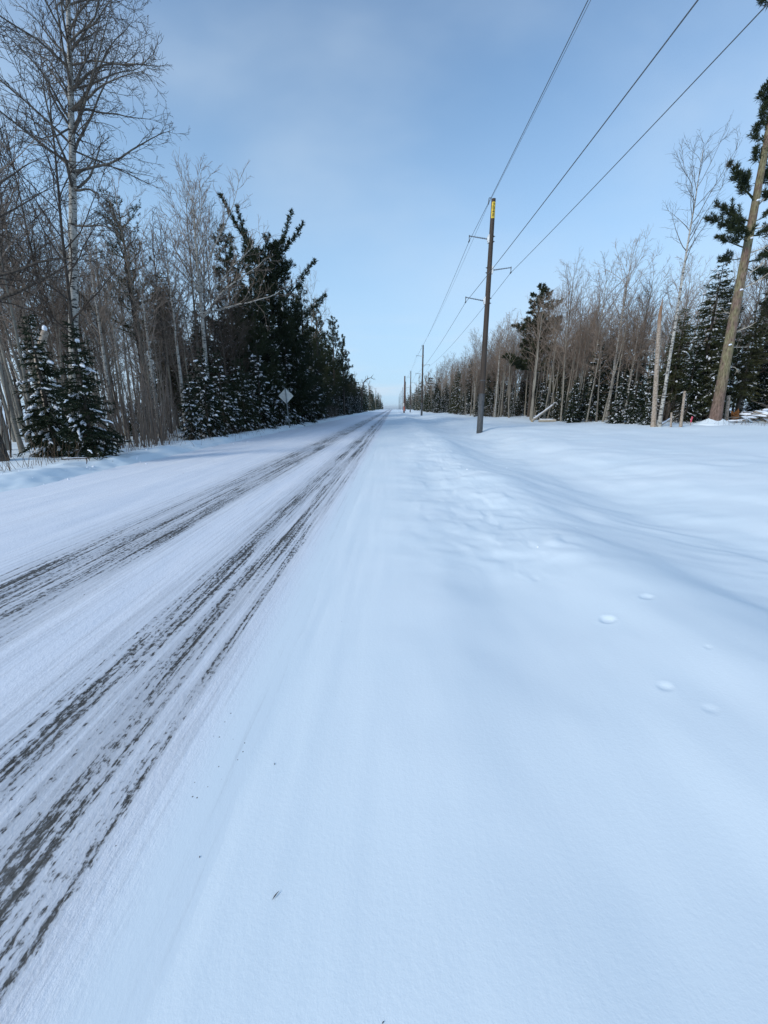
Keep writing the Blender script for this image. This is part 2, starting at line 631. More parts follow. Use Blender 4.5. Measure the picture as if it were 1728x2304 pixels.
def ground_h(x, y):
    x = np.asarray(x, float)
    y = np.asarray(y, float)
    x, y = np.broadcast_arrays(x, y)
    e = 0.06 * fbm(x * 0 + 3.1, y * 0.35, 3) * sm(0.5, 6, y) + 0.03 * fbm(x * 0 + 9.1, y * 2.5, 3)
    ex = x - e
    # right shoulder plateau, windrow crest, ditch, field
    plateau = 0.052 * sm(-0.9, 1.2, ex)
    crest = 0.12 * np.exp(-((x - 2.05 - 0.25 * perlin(x * 0 + 5.5, y * 0.35)) / 0.72) ** 2) * (0.8 + 0.5 * perlin(x * 0 + 1.5, y * 0.3))
    ditch = -0.27 * np.exp(-((x - 4.3 - 0.5 * perlin(x * 0 + 2.2, y * 0.12)) / 1.5) ** 2) * (1 - 0.45 * sm(14, 45, y))
    field = 0.16 * sm(4.5, 7.5, x) + 0.34 * sm(7, 20, x)
    und = 0.085 * fbm(x * 0.42 + 4, y * 0.30, 3) * sm(-0.4, 1.0, x)
    und = und + 0.22 * perlin(x * 0.12 + 20, y * 0.09) * sm(4, 12, x)
    q = 0.93 * y + 0.37 * x
    qq = 0.93 * x - 0.37 * y
    sastrugi = (0.5 + 0.8 * perlin(x * 0.3, y * 0.25)) * 0.026 * fbm(qq * 0.6 + 3 + 0.5 * perlin(x, y), q * 3.0 + 0.8 * perlin(x * .6, y * .6), 4) * sm(2.2, 4.0, x) * (1 - 0.65 * sm(10, 30, np.hypot(x, y)))
    drift = 0.016 * fbm(qq * 0.5 + 33, q * 1.7, 3) * sm(-0.6, 0.8, x) * (1 - sm(2.2, 4.0, x)) * sm(2.6, 5, y)
    lumpy = 0.030 * fbm(x * 1.6 + 2 + .4 * perlin(x * 3, y * 3), y * 1.3, 4) * np.exp(-((x - 1.2) / 0.85) ** 2) * sm(2.9, 4.2, y) * (1 - .6 * sm(9, 20, y))
    lumps = lumpy + 0.045 * np.maximum(0, perlin(x * 3.1 + 9, y * 3.1) - 0.15) * np.exp(-((x - 1.75) / 0.6) ** 2) * sm(3.2, 4.5, y)
    drift = drift + 0.012 * fbm(x * 1.1 + 7, y * 0.8, 3) * sm(-0.5, 0.6, x)
    right = plateau + crest + ditch + field + und + sastrugi + drift + lumps
    # left plough bank and woods
    bx = x + 7.9 + 0.25 * fbm(x * 0 + 8.8, y * 0.4, 3) + 0.10 * fbm(x * 0.6, y * 1.8, 2)
    bank = 0.15 * sm(0.65, -0.45, bx) + (0.05 + 0.07 * fbm(x * 0 + 1.1, y * 0.9, 3)) * np.exp(-((bx + 0.15) / 0.5) ** 2)
    bank = bank + 0.06 * fbm(x * 2.1, y * 2.1, 3) * np.exp(-((bx + 0.1) / 0.9) ** 2)
    woods = (-0.03 + 0.12 * fbm(x * 0.45, y * 0.45, 3)) * sm(-0.7, -2.2, bx)
    left = bank + woods
    h = np.where(x > -4, right, left)
    h = h + np.where(x > -4, (road_base(x, y) - 0.014 - 0.03 * sm(-0.85, -1.15, x)) * sm(0.6, -0.8, x) + 0.014 * sm(-1.15, -0.45, ex), -0.06 * sm(-7.9, -7.2, x))
    for (px, py, r, d) in PRINTS:
        d = d * 0.6
        rr = np.sqrt(((x - px) / (r * 1.15)) ** 2 + ((y - py) / r) ** 2)
        rr = rr * 1.15 + 0.30 * perlin(x * 16 + px * 9, y * 16) + 0.12 * perlin(x * 45, y * 45)
        h = h - d * np.exp(-(rr ** 5)) + d * 0.10 * np.exp(-((rr - 1.55) / 0.45) ** 2)
    return h + grade(y)


def road_h(x, y):
    r = road_base(x, y) - 0.010 * (np.exp(-((x + 1.45) / 0.3) ** 2) + np.exp(-((x + 3.05) / 0.35) ** 2))
    r = r + 0.004 * fbm(x * 7, y * 5, 2) * sm(14, 3, y) * sm(-0.8, -1.2, x)
    r = r + 0.035 * np.exp(-((x + 4.9 + 0.15 * perlin(x * 0 + 3, y * 0.2)) / 0.5) ** 2) + 0.02 * np.exp(-((x + 6.1) / 0.3) ** 2)
    return r + grade(y)


def axis(*segs):
    out = []
    for a, b, n in segs:
        out.append(np.linspace(a, b, n, endpoint=False))
    return np.concatenate(out)


def geo(a, b, ratio, d0):
    out, y, d = [], a, d0
    while y < b:
        out.append(y)
        y += d
        d *= ratio
    out.append(b)
    return np.array(out)


def sheet(xs, ys, hf):
    X, Y = np.meshgrid(xs, ys)
    Z = hf(X, Y)
    nx, ny = len(xs), len(ys)
    i = np.arange(nx * ny).reshape(ny, nx)
    f = np.stack([i[:-1, :-1], i[:-1, 1:], i[1:, 1:], i[1:, :-1]], -1).reshape(-1, 4)
    mb = MB()
    mb.add(np.stack([X, Y, Z], -1).reshape(-1, 3), f)
    return mb


xs = np.concatenate([-geo(11.0, 1500, 1.10, 0.3)[::-1], axis((-10.9, -8.8, 18), (-8.8, -7.0, 36), (-7.0, -1.0, 24), (-1.0, 1.15, 72), (1.15, 2.1, 64), (2.1, 2.6, 16), (2.6, 6.0, 62)), geo(6.0, 1500, 1.06, 0.07)])
ys = np.concatenate([axis((-60, -4, 20), (-4, 0.4, 30), (0.4, 1.5, 34), (1.5, 3.0, 90)), geo(3.0, 400, 1.0145, 0.035), geo(405, 2600, 1.12, 8)])
ground = obj('snow_ground', sheet(xs, ys, ground_h).mesh('snow_ground', 'snow', True))
tag(ground, kind='structure')
xs = np.linspace(-8.3, -0.52, 90)
ys = np.concatenate([axis((-60, 0.3, 60)), geo(0.3, 900, 1.017, 0.05)])
road = obj('road', sheet(xs, ys, road_h).mesh('road', 'road_snow', True))
tag(road, kind='structure')
lake = obj('lake', MB().add([(-9000, 1400, -34), (9000, 1400, -34), (9000, 14000, -34), (-9000, 14000, -34)], [[0, 1, 2, 3]]).mesh('lake', 'lake_water'))
tag(lake, kind='structure')

# ------------------------------------------------------------------ tree builders
def nrm(v):
    return v / (math.sqrt(float(v @ v)) + 1e-9)


def grow(R, start, d, L, r0, r1, n, wander, trop):
    p = np.array(start, float)
    d = nrm(np.array(d, float))
    pts, rad = [p.copy()], [r0]
    st = L / n
    W = R.normal(size=(n, 3)) * wander
    for i in range(n):
        d = d + W[i]
        d[2] += trop
        d = nrm(d)
        p = p + d * st
        pts.append(p.copy())
        k = (i + 1) / n
        rad.append(r0 * (1 - k) + r1 * k)
    return np.array(pts), np.array(rad)


def along(pts, s):
    k = s * (len(pts) - 1)
    i = min(int(k), len(pts) - 2)
    f = k - i
    return pts[i] * (1 - f) + pts[i + 1] * f, nrm(pts[i + 1] - pts[i])


def tilt(R, d, ang, az=None):
    """d turned by ang towards a side"""
    ref = np.array([0, 0, 1.0]) if abs(d[2]) < 0.95 else np.array([1.0, 0, 0])
    u = nrm(np.cross(d, ref))
    w = np.cross(u, d)
    if az is None:
        az = R.uniform(0, 2 * math.pi)
    s = u * math.cos(az) + w * math.sin(az)
    return nrm(d * math.cos(ang) + s * math.sin(ang))


def ramify(R, limbs, l2gap, l2len, l3gap, l3len, wob=0.16, twig=0.0045, l4=False, trop=0.03):
    """side branches and twigs for a list of limbs (pts, radii, length)"""
    B2, B3 = [], []
    for pts, rad, L in limbs:
        n = max(2, int(L / l2gap))
        for j in range(n):
            s = 0.16 + 0.82 * (j + R.uniform(0, 1)) / n
            p, d = along(pts, min(s, 0.99))
            ll = max(0.25, l2len * L * (1.05 - 0.65 * s) * R.uniform(0.6, 1.25))
            rr = max(twig * 1.3, 0.45 * np.interp(s, np.linspace(0, 1, len(rad)), rad))
            q = grow(R, p, tilt(R, d, R.uniform(0.5, 0.95)), ll, rr, twig * 0.8, 5, wob, trop)
            B2.append((q[0], q[1], ll))
        # the limb's own end goes on as twigs
        p, d = along(pts, 0.97)
        for j in range(2):
            ll = R.uniform(0.4, 0.9)
            q = grow(R, p, tilt(R, d, 0.35), ll, twig * 1.3, twig * .7, 5, wob, trop)
            B2.append((q[0], q[1], ll))
    for pts, rad, L in B2:
        n = max(2, int(L / l3gap))
        for j in range(n):
            s = 0.12 + 0.86 * (j + R.uniform(0, 1)) / n
            p, d = along(pts, min(s, 0.99))
            ll = l3len * R.uniform(0.5, 1.3) * (1.1 - 0.5 * s)
            q = grow(R, p, tilt(R, d, R.uniform(0.45, 0.95)), ll, twig, twig * 0.55, 3, wob * 1.1, trop)
            B3.append((q[0], q[1]))
            if l4 and R.uniform() < 0.85:
                for _ in range(2):
                    p2, d2 = along(q[0], R.uniform(0.3, 0.95))
                    B3.append(grow(R, p2, tilt(R, d2, R.uniform(0.4, 0.9)), ll * 0.5, twig * .8, twig * .5, 2, wob, trop))
    return [(a, b) for a, b, _ in B2], B3


def bare_tree(seed, H, r, first=0.45, n1=22, lean=(0, 0), l1=0.24, elev=(0.7, 1.15), l2gap=0.36, l3gap=0.17, wob=0.13, bend=0.012, twig=0.005, dead=4, l4=False, extra=(), split=False):
    R = np.random.default_rng(seed)
    n = 16
    zs = np.linspace(0, 1, n + 1)
    w = np.cumsum(R.normal(size=(n + 1, 2)) * bend * H / n * 2.2, axis=0)
    w -= w[0]
    P = np.stack([lean[0] * zs + w[:, 0], lean[1] * zs + w[:, 1], zs * H], 1)
    rad = r * np.clip(1 - zs, 0, 1) ** 0.85 + 0.008
    rad[0] *= 1.28
    limbs = []
    az = R.uniform(0, 6.28)
    for i in range(n1):
        s = first + (0.985 - first) * ((i + R.uniform(0, .8)) / n1) ** 0.92
        p, d = along(P, s)
        az += 2.4 + R.normal() * 0.4
        e = R.uniform(*elev) * (0.85 + 0.3 * (s - first) / (1 - first))
        L = H * l1 * (0.28 + 0.9 * math.sin(math.pi * min(1, 0.25 + 0.75 * (s - first) / (1 - first)))) * R.uniform(0.65, 1.2)
        L = min(L, (1.07 - s) * H * 1.3 + .4)
        rr = 0.42 * np.interp(s, zs, rad) + 0.004
        dd = np.array([math.cos(az) * math.cos(e), math.sin(az) * math.cos(e), math.sin(e)])
        q = grow(R, p, dd, L, rr, twig, 7, wob * 0.7, 0.035)
        limbs.append((q[0], q[1], L))
    for (s, dd, L, rk) in extra:
        p, d = along(P, s)
        q = grow(R, p, np.array(dd, float), L, rk * np.interp(s, zs, rad), twig * 1.2, 9, wob * 0.8, 0.012)
        limbs.append((q[0], q[1], L))
    B2, B3 = ramify(R, limbs, l2gap, 0.42, l3gap, 0.42, wob, twig, l4)
    D = []
    for i in range(dead):
        s = R.uniform(0.12, first)
        p, d = along(P, s)
        a = R.uniform(0, 6.28)
        D.append(grow(R, p, (math.cos(a), math.sin(a), R.uniform(-.1, .4)), R.uniform(.3, 1.3), .012, .004, 4, .15, 0))
    tr = MB().tubes([(P, rad)], 9)
    if split:
        return tr, MB().tubes(B2 + D, 3).tubes(B3, 3), [MB().tubes([(a, b)], 6) for a, b, _ in limbs]
    cr = MB().tubes([(a, b) for a, b, _ in limbs], 5).tubes(B2 + D, 3).tubes(B3, 3)
    return tr, cr


def spruce(seed, H, R0, nw=24, per=6, sagy=0.25, gap=0.075, bl=0.17, bw=0.036, bare=0.0, snowy=0.5, lowdead=0, prof=0.85, ragged=.62, pads=False, light=False):
    R = np.random.default_rng(seed)
    zs = np.linspace(0, 1, 9)
    P = np.stack([R.normal() * 0.05 * zs, R.normal() * 0.05 * zs, zs * H], 1)
    rad = (0.012 + 0.013 * H) * (1 - zs) ** 0.9 + 0.006
    S, D, L, Wd = [], [], [], []
    snow, dead, axes = [], [], []
    for i in range(nw):
        tt = (i + R.uniform(-.3, .3)) / nw
        z = H * (bare + 0.03 + (0.97 - bare) * max(0, tt) ** 1.04)
        k = (1 - z / H) / (1 - bare)
        for j in range(per if k > 0.12 else 4):
            az = R.uniform(0, 6.28)
            Lb = (R0 * k ** prof + 0.10) * R.uniform(ragged, 1.15)
            e0 = 0.50 - 0.95 * k ** 0.8 + R.normal() * 0.13
            d = np.array([math.cos(az) * math.cos(e0), math.sin(az) * math.cos(e0), math.sin(e0)])
            p = np.array([P[-1, 0] * z / H, P[-1, 1] * z / H, z])
            n = 6
            pts = [p]
            dd = d.copy()
            for m in range(n):
                dd = dd + R.normal(size=3) * 0.05
                dd[2] += -sagy * 0.22 if m < 3 else sagy * 0.16
                dd = nrm(dd)
                pts.append(pts[-1] + dd * Lb / n)
            pts = np.array(pts)
            axes.append((pts, np.linspace(0.012 + 0.006 * Lb, 0.004, n + 1)))
            m = max(3, int(Lb / gap))
            for q in range(m):
                s = 0.10 + 0.9 * (q + R.uniform()) / m
                b, t_ = along(pts, min(s, .995))
                hor = nrm(np.cross(t_, [0, 0, 1.0]))
                for sg in (-1, 1):
                    tl = min(0.5 * Lb, 0.42) * (1.08 - 0.85 * s) * R.uniform(0.6, 1.2) + 0.06
                    td = nrm(t_ * R.uniform(0.55, 1.0) + hor * sg * R.uniform(0.6, 1.0) + np.array([0, 0, R.uniform(-0.35, 0.10)]))
                    c_ = max(1, int(tl / (bl * 0.62)))
                    for u in range(c_):
                        S.append(b + td * tl * u / c_)
                        D.append(td + R.normal(size=3) * 0.30)
                        L.append(bl * R.uniform(0.7, 1.3))
                        Wd.append(bw * R.uniform(0.7, 1.4))
                if R.uniform() < 0.5:
                    S.append(b)
                    D.append(t_ + np.array([0, 0, -0.6]) + R.normal(size=3) * .3)
                    L.append(bl * R.uniform(.8, 1.5))
                    Wd.append(bw)
            if R.uniform() < snowy * (0.25 + 1.0 * k) and Lb > 0.22:
                # streaks of snow lying along the bough and its side sprays
                for _ in range(1 + int(R.integers(0, 2 + int(Lb * 2.2)))):
                    s0 = R.uniform(0.15, 0.75)
                    b, t_ = along(pts, s0)
                    hor = nrm(np.cross(t_, [0, 0, 1.0]))
                    q = nrm(t_ + hor * R.normal() * 0.55 + np.array([0, 0, -0.12]))
                    ln = R.uniform(0.10, 0.38) * min(1.0, .45 + .5 * Lb)
                    b = b + hor * R.normal() * 0.12 * Lb * (1 - s0)
                    f6 = np.array([0, .2, .45, .7, .9, 1])[:, None]
                    sp = b + q * ln * f6 + R.normal(size=(6, 3)) * 0.012
                    sp[:, 2] += 0.022 - 0.10 * ln * f6[:, 0] ** 2
                    if pads:
                        ln *= 1.25
                    w = R.uniform(0.018, 0.058) * (1.6 if R.uniform() < .12 else 1.0)
                    snow.append((sp, w * np.array([0.2, 0.9, 1.15, 0.85, 0.8, 0.1]) * R.uniform(.6, 1.3, 6)))
    for i in range(lowdead):
        z = R.uniform(0.05, max(0.1, bare)) * H
        az = R.uniform(0, 6.28)
        q = grow(R, (0, 0, z), (math.cos(az), math.sin(az), -.1), R.uniform(.4, R0 * 0.8), .012, .004, 4, .1, -.02)
        dead.append(q)
        for _ in range(4):
            p, d = along(q[0], R.uniform(.3, .95))
            dead.append(grow(R, p, tilt(R, d, .7), R.uniform(.15, .4), .005, .003, 3, .1, -.03))
    tr = MB().tubes([(P, rad)], 7)
    if dead:
        tr.tubes(dead, 3)
    cr = MB().blades(S, D, L, Wd, R)
    if not light:
        cr.tubes(axes, 3)
    sn = MB()
    if snow:
        sn.tubes([(p_[::2], r_[::2] + .004) for p_, r_ in snow] if light else snow, 3 if light else 5, flat=0.6, lift=0.3)
    return tr, cr, sn


def tufts(R, base, dirs, nl, wd, per, S, D, L, Wd):
    for b, d in zip(base, dirs):
        v = d[None, :] * 0.85 + R.normal(size=(per, 3)) * 0.58
        S.append(np.repeat(b[None, :], per, 0))
        D.append(v)
        L.append(nl * R.uniform(0.7, 1.25, per))
        Wd.append(np.full(per, wd))


def pine(seed, H, r, branches, nl=0.16, wd=0.026, per=9, lean=(0, 0), dead=(), tuftgap=0.17, curve=0.0, snowy=0.0):
    """branches: list of (s, az, length, elevation, upturn, foliage start)"""
    R = np.random.default_rng(seed)
    zs = np.linspace(0, 1, 15)
    P = np.stack([lean[0] * zs + curve * np.sin(zs * math.pi) + 0.02 * R.normal(size=15) * zs, lean[1] * zs, zs * H], 1)
    rad = r * (1 - zs) ** 0.75 + 0.015
    rad[0] *= 1.18
    ax, S, D, L, Wd, snow = [], [], [], [], [], []
    for bb in branches:
        (s, az, Lb, e, upt, fs) = bb[:6]
        plm = len(bb) > 6
        p, d0 = along(P, min(s, 0.995))
        d = np.array([math.cos(az) * math.cos(e), math.sin(az) * math.cos(e), math.sin(e)])
        pts, rr = grow(R, p, d, Lb, 0.014 + 0.014 * Lb, 0.008, 8, 0.035 if plm else 0.08, upt)
        ax.append((pts, rr))
        m = max(4, int(Lb * (1 - fs) / (0.06 if plm else 0.095)))
        for q in range(m):
            f = fs + (1 - fs) * (q + R.uniform()) / m
            b, t_ = along(pts, min(f, .99))
            tl = R.uniform(0.25, 0.75) * min(1.0, 0.35 + 0.28 * Lb) * (1.15 - 0.55 * f)
            if plm:
                tl = R.uniform(.12, .85) * (1.3 - .95 * f) * (.6 + .5 * math.sin(f * 23 + s * 40) ** 2)
            td = nrm(tilt(R, t_, R.uniform(0.5, 1.0)) + np.array([0, 0, 0.30]))
            bp, br = grow(R, b, td, tl, 0.008, 0.004, 3, 0.08, 0.10)
            ax.append((bp, br))
            c_ = max(2, int(tl / tuftgap) + 1)
            bs, ds = [], []
            for u in range(c_):
                x_, y_ = along(bp, 0.25 + 0.75 * (u + 1) / c_ - 0.01)
                bs.append(x_)
                ds.append(nrm(y_ + np.array([0, 0, .25])))
            tufts(R, bs, ds, nl, wd, per, S, D, L, Wd)
            if R.uniform() < snowy:
                sp = bp + np.array([0, 0, 0.06])
                snow.append((sp, R.uniform(.05, .11) * np.array([.2, 1, .9, .2])))
        b, t_ = along(pts, .99)
        tufts(R, [b], [t_], nl * 1.1, wd, per + 3, S, D, L, Wd)
    dd = []
    for (s, az, Lb, e) in dead:
        p, _ = along(P, s)
        q = grow(R, p, (math.cos(az) * math.cos(e), math.sin(az) * math.cos(e), math.sin(e)), Lb, 0.035, 0.008, 7, 0.16, 0.02)
        tw = [q]
        for _ in range(5):
            a, b = along(q[0], R.uniform(.25, .95))
            tw.append(grow(R, a, tilt(R, b, .8), R.uniform(.15, .5), .010, .004, 3, .15, .02))
        dd.append(tw)
    tr = MB().tubes([(P, rad)], 14)
    cr = MB()
    if S:
        cr.blades(np.concatenate(S), np.concatenate(D), np.concatenate(L), np.concatenate(Wd), R)
    cr.tubes(ax, 4)
    sn = MB()
    if snow:
        sn.tubes(snow, 6, flat=.5, lift=.3)
    return tr, cr, sn, dd, P, rad


def pine_branches(seed, H, s0, s1, gap, lmax, prof, e=(-.1, .35), upt=0.07, fs=0.35, per=4):
    R = np.random.default_rng(seed)
    out, z = [], s0 * H
    while z < s1 * H:
        s = z / H
        k = (s - s0) / (s1 - s0)
        for j in range(R.integers(2, per + 1)):
            out.append((s + R.uniform(-.006, .006), R.uniform(0, 6.28), max(.4, lmax * prof(k) * R.uniform(.6, 1.15)), R.uniform(*e) + 0.45 * k, upt, fs))
        z += gap * R.uniform(.8, 1.2)
    out.append((0.99, 0.3, 0.5, 1.4, 0.02, 0.1))
    out.append((0.985, 2.0, 0.5, 0.9, 0.05, 0.1))
    out.append((0.985, 4.2, 0.5, 0.9, 0.05, 0.1))
    return out


def brush(seed, H, n, spread, twigs=6):
    R = np.random.default_rng(seed)
    st, tw = [], []
    for i in range(n):
        a, q = R.uniform(0, 6.28), spread * math.sqrt(R.uniform())
        d = np.array([math.cos(a) * .10 + R.normal() * .07, math.sin(a) * .10 + R.normal() * .07, 1])
        L = H * R.uniform(.55, 1.1)
        p = grow(R, (q * math.cos(a), q * math.sin(a), -.1), d, L, R.uniform(.012, .028), .005, 8, .045, .01)
        st.append(p)
        for _ in range(twigs):
            b, t_ = along(p[0], R.uniform(.3, .98))
            ll = R.uniform(.25, .9)
            c_ = grow(R, b, tilt(R, t_, R.uniform(.3, .7)), ll, .007, .003, 4, .10, .05)
            tw.append(c_)
            for _ in range(2):
                b2, t2 = along(c_[0], R.uniform(.3, .95))
                tw.append(grow(R, b2, tilt(R, t2, .6), ll * .4, .004, .0025, 2, .1, .04))
    return MB().tubes(st, 4), MB().tubes(tw, 3)


# ------------------------------------------------------------------ tree variants shared by the copies
VAR = {}


def variant(kind, parts):
    VAR.setdefault(kind, []).append(parts)


for i in range(7):
    H = (13.5, 12.0, 14.5, 11.0, 13.0, 15.0, 10.0)[i]
    tr, cr = bare_tree(100 + i, H, 0.075 + 0.004 * H * 0.7, first=(.42, .5, .38, .45, .52, .46, .35)[i], n1=(20, 18, 24, 18, 20, 22, 20)[i], lean=((.4, .2), (-.6, .1), (.2, -.4), (.9, .3), (-.2, .3), (.1, .1), (-.9, -.2))[i], l1=.22, twig=0.0075)
    variant('aspen_tree', [('trunk', tr.mesh('aspen_trunk', 'aspen_bark', True)), ('crown', cr.mesh('aspen_crown', 'pale_twig'))])
for i in range(4):
    H = (12.0, 10.5, 13.0, 9.5)[i]
    tr, cr = bare_tree(140 + i, H, 0.085, first=.32, n1=24, lean=((.4, .2), (-.5, .1), (.8, -.4), (-.3, .3))[i], l1=.26, elev=(.55, 1.1), twig=0.0075, dead=8)
    variant('maple_tree', [('trunk', tr.mesh('maple_trunk', 'dark_bark', True)), ('crown', cr.mesh('maple_crown', 'twig_bark'))])
for i in range(3):
    H = (13.0, 12.0, 11.0)[i]
    tr, cr = bare_tree(160 + i, H, 0.10, first=.4, n1=20, lean=((.3, .2), (-.5, .1), (1.0, -.2))[i], l1=.23, twig=0.0075)
    variant('birch_tree', [('trunk', tr.mesh('birch_trunk', 'birch_bark', True)), ('crown', cr.mesh('birch_crown', 'pale_twig'))])
for i in range(4):      # young dense, snow covered
    tr, cr, sn = spruce(200 + i, (4.6, 5.2, 3.6, 4.2)[i], (1.2, 1.35, 1.0, 1.15)[i], nw=28, per=7, gap=.07, snowy=(.85, .7, .8, .5)[i], prof=(1.0, .9, 1.0, .95)[i], ragged=.45, pads=True)
    variant('fir_tree', [('trunk', tr.mesh('fir_trunk', 'dark_bark', True)), ('crown', cr.mesh('fir_crown', 'spruce_needles')), ('snow', sn.mesh('fir_snow', 'branch_snow', True))])
for i in range(5):      # tall and narrow
    tr, cr, sn = spruce(220 + i, (9.0, 10.5, 8.0, 11.5, 9.5)[i], (1.75, 1.9, 1.5, 2.0, 1.4)[i], nw=40, per=6, gap=.10, bl=.23, bw=.055, snowy=(.75, .55, .8, .4, .2)[i], bare=(.06, .12, .04, .18, .22)[i], lowdead=12, prof=(.7, .6, .75, .6, .55)[i])
    variant('spruce_tree', [('trunk', tr.mesh('spruce_trunk', 'dark_bark', True)), ('crown', cr.mesh('spruce_crown', 'olive_needles' if i in (1, 4) else 'spruce_needles')), ('snow', sn.mesh('spruce_snow', 'branch_snow', True))])
for i in range(4):
    H = (15.0, 13.5, 12.0, 14.0)[i]
    br = pine_branches(300 + i, H, (.2, .25, .4, .06)[i], .98, .50, (3.0, 2.6, 2.2, 2.8)[i], lambda k: (1 - .72 * k) * (.7 + .6 * min(1, k * 4)) * .8, per=6, fs=.22)
    tr, cr, sn, _, _, _ = pine(320 + i, H, .19, br, nl=.24, wd=.052, per=6, snowy=.04)
    variant('pine_tree', [('trunk', tr.mesh('pine_trunk', 'dark_bark', True)), ('crown', cr.mesh('pine_crown', 'olive_needles' if i == 2 else 'pine_needles')), ('snow', sn.mesh('pine_snow', 'branch_snow', True))])
for i in range(4):
    st, tw = brush(400 + i, (4.2, 3.4, 4.8, 2.6)[i], (11, 10, 9, 14)[i], (.55, .6, .7, .5)[i], 3)
    variant('alder_shrub', [('stems', st.mesh('shrub_stems', 'brush_bark', True)), ('twigs', tw.mesh('shrub_twigs', 'brush_bark'))])

CATS = {'aspen_tree': 'tree', 'maple_tree': 'tree', 'birch_tree': 'tree', 'fir_tree': 'tree', 'spruce_tree': 'tree', 'pine_tree': 'tree', 'alder_shrub': 'shrub'}


def plant(kind, i, x, y, s, label, group=None, rz=0.0, rx=0.0, ry=0.0, sz=1.0, sink=0.06):
    z = float(ground_h(x, y)) - sink
    o = empty(kind, (x, y, z), label, CATS[kind], group, (rx, ry, rz), (s, s, s * sz))
    for nm, me in VAR[kind][i % len(VAR[kind])]:
        if len(me.vertices):
            c_ = obj(nm, me, o)
            if nm in ('snow', 'twigs', 'stems'):
                c_['kind'] = 'stuff'
    return o


def custom(name, loc, label, parts, cat='tree', group=None):
    o = empty(name, loc, label, cat, group)
    for nm, me in parts:
        c_ = obj(nm, me, o)
        if nm in ('snow', 'twigs', 'stems'):
            c_['kind'] = 'stuff'
    return o


def gz(x, y, sink=0.06):
    return float(ground_h(x, y)) - sink


# ------------------------------------------------------------------ the single trees one can point at
HERO = []          # (x, y, radius) kept clear of the filler trees

# tall white birch at the left
bx, by = -13.75, 17.0
limbs = []
for (px, py, qx, qy, dY, s, rk) in (
        (172, 440, 300, 360, 1.0, .415, .42), (172, 440, 290, 420, -1.5, .42, .35), (165, 400, 390, 345, -.5, .465, .42), (165, 400, 100, 300, 1.2, .47, .4),
        (160, 300, 250, 210, 1.5, .555, .45), (158, 300, 60, 180, -1.0, .56, .5), (157, 262, 335, 265, 1.0, .60, .4), (157, 262, 300, 180, -1.4, .60, .5),
        (156, 250, 90, 90, .8, .62, .5), (155, 220, 240, 100, -1.0, .65, .5), (155, 215, 330, 80, .6, .66, .55), (152, 250, 20, 100, 1.6, .60, .45),
        (158, 160, 130, 20, .5, .73, .55), (160, 130, 210, 40, .2, .76, .55), (160, 160, 370, 60, -1.2, .70, .4), (160, 130, 300, -40, .4, .7, .5), (160, 110, 250, -80, -.8, .7, .5), (160, 180, 60, 10, .7, .7, .5), (158, 210, 345, 170, .8, .7, .4), (172, 520, 280, 500, -1, .4, .3), (170, 600, 60, 560, .6, .4, .3), (158, 300, 40, 330, -1.5, .52, .35), (165, 350, 330, 420, 1.8, .44, .3)):
    a, b = at(px, py, by), at(qx, qy, by + dY)
    d = b - a
    s = (a[2] + .1) / 18.5
    limbs.append((s, d / np.linalg.norm(d), float(np.linalg.norm(d)) * 1.02, rk))
tr, cr, lm = bare_tree(11, 18.5, .205, first=.50, n1=34, lean=(3.35, .2), l1=.20, elev=(.35, 1.1), l2gap=.30, l3gap=.15, wob=.17, bend=.006, twig=.0065, dead=9, l4=True, extra=limbs, split=True)
custom('birch_tree', (bx, by, gz(bx, by)), 'tall white birch with black bark scars and wide bare crown above the firs',
       [('trunk', tr.mesh('birch_trunk', 'birch_bark', True)), ('crown', cr.mesh('birch_crown', 'twig_bark'))] + [('limb', m_.mesh('birch_limb', 'limb_bark', True)) for m_ in lm])
HERO.append((bx, by, 1.2))

# dark tree at the very left edge with arching limbs
p = at(4, 1030, 10.2)
ex = []
for (px, py, qx, qy, dY, s) in ((0, 560, 118, 395, .4, .40), (0, 640, 200, 520, .5, .33), (-5, 700, 170, 610, -.3, .28), (0, 430, 60, 230, .5, .52), (0, 430, 90, 300, -.8, .50), (0, 300, 110, 120, .4, .62)):
    a, b = at(px - 40, py + 40, 10.2), at(qx, qy, 10.2 + dY)
    d = b - a
    ex.append((s, d / np.linalg.norm(d), float(np.linalg.norm(d)) * 1.15, .62))
tr, cr, lm = bare_tree(23, 12.5, .12, first=.4, n1=10, lean=(-.5, .4), l1=.22, elev=(.5, 1.0), l2gap=.30, l3gap=.15, wob=.17, twig=.005, dead=5, l4=False, extra=ex, split=True)
custom('maple_tree', (p[0], p[1], gz(p[0], p[1])), 'dark bare tree cut by the left picture edge, its limbs arching across the birch trunk',
       [('trunk', tr.mesh('maple_trunk', 'dark_bark', True)), ('crown', cr.mesh('maple_crown', 'twig_bark'))] + [('limb', m_.mesh('maple_limb', 'dark_bark', True)) for m_ in lm])
HERO.append((p[0], p[1], 1.0))

# two young firs in front of the birch
for (px, top, Y, R0, seed, lab) in ((60, 700, 12.0, 1.0, 31, 'young dark fir nearest the left picture edge, left of its twin'), (154, 722, 11.3, 1.05, 32, 'young fir with snow-laden boughs at the foot of the tall white birch')):
    a = at(px, top, Y)
    z0 = gz(a[0], Y, .1)
    H = a[2] - z0
    tr, cr, sn = spruce(seed, H, R0, nw=34, per=7, gap=.062, bl=.14, bw=.028, snowy=.4, sagy=.34, prof=.95, ragged=.45, pads=True)
    custom('fir_tree', (a[0], Y, z0), lab, [('trunk', tr.mesh('fir_trunk', 'dark_bark', True)), ('crown', cr.mesh('fir_crown', 'spruce_needles')), ('snow', sn.mesh('fir_snow', 'branch_snow', True))])
    HERO.append((a[0], Y, 1.3))

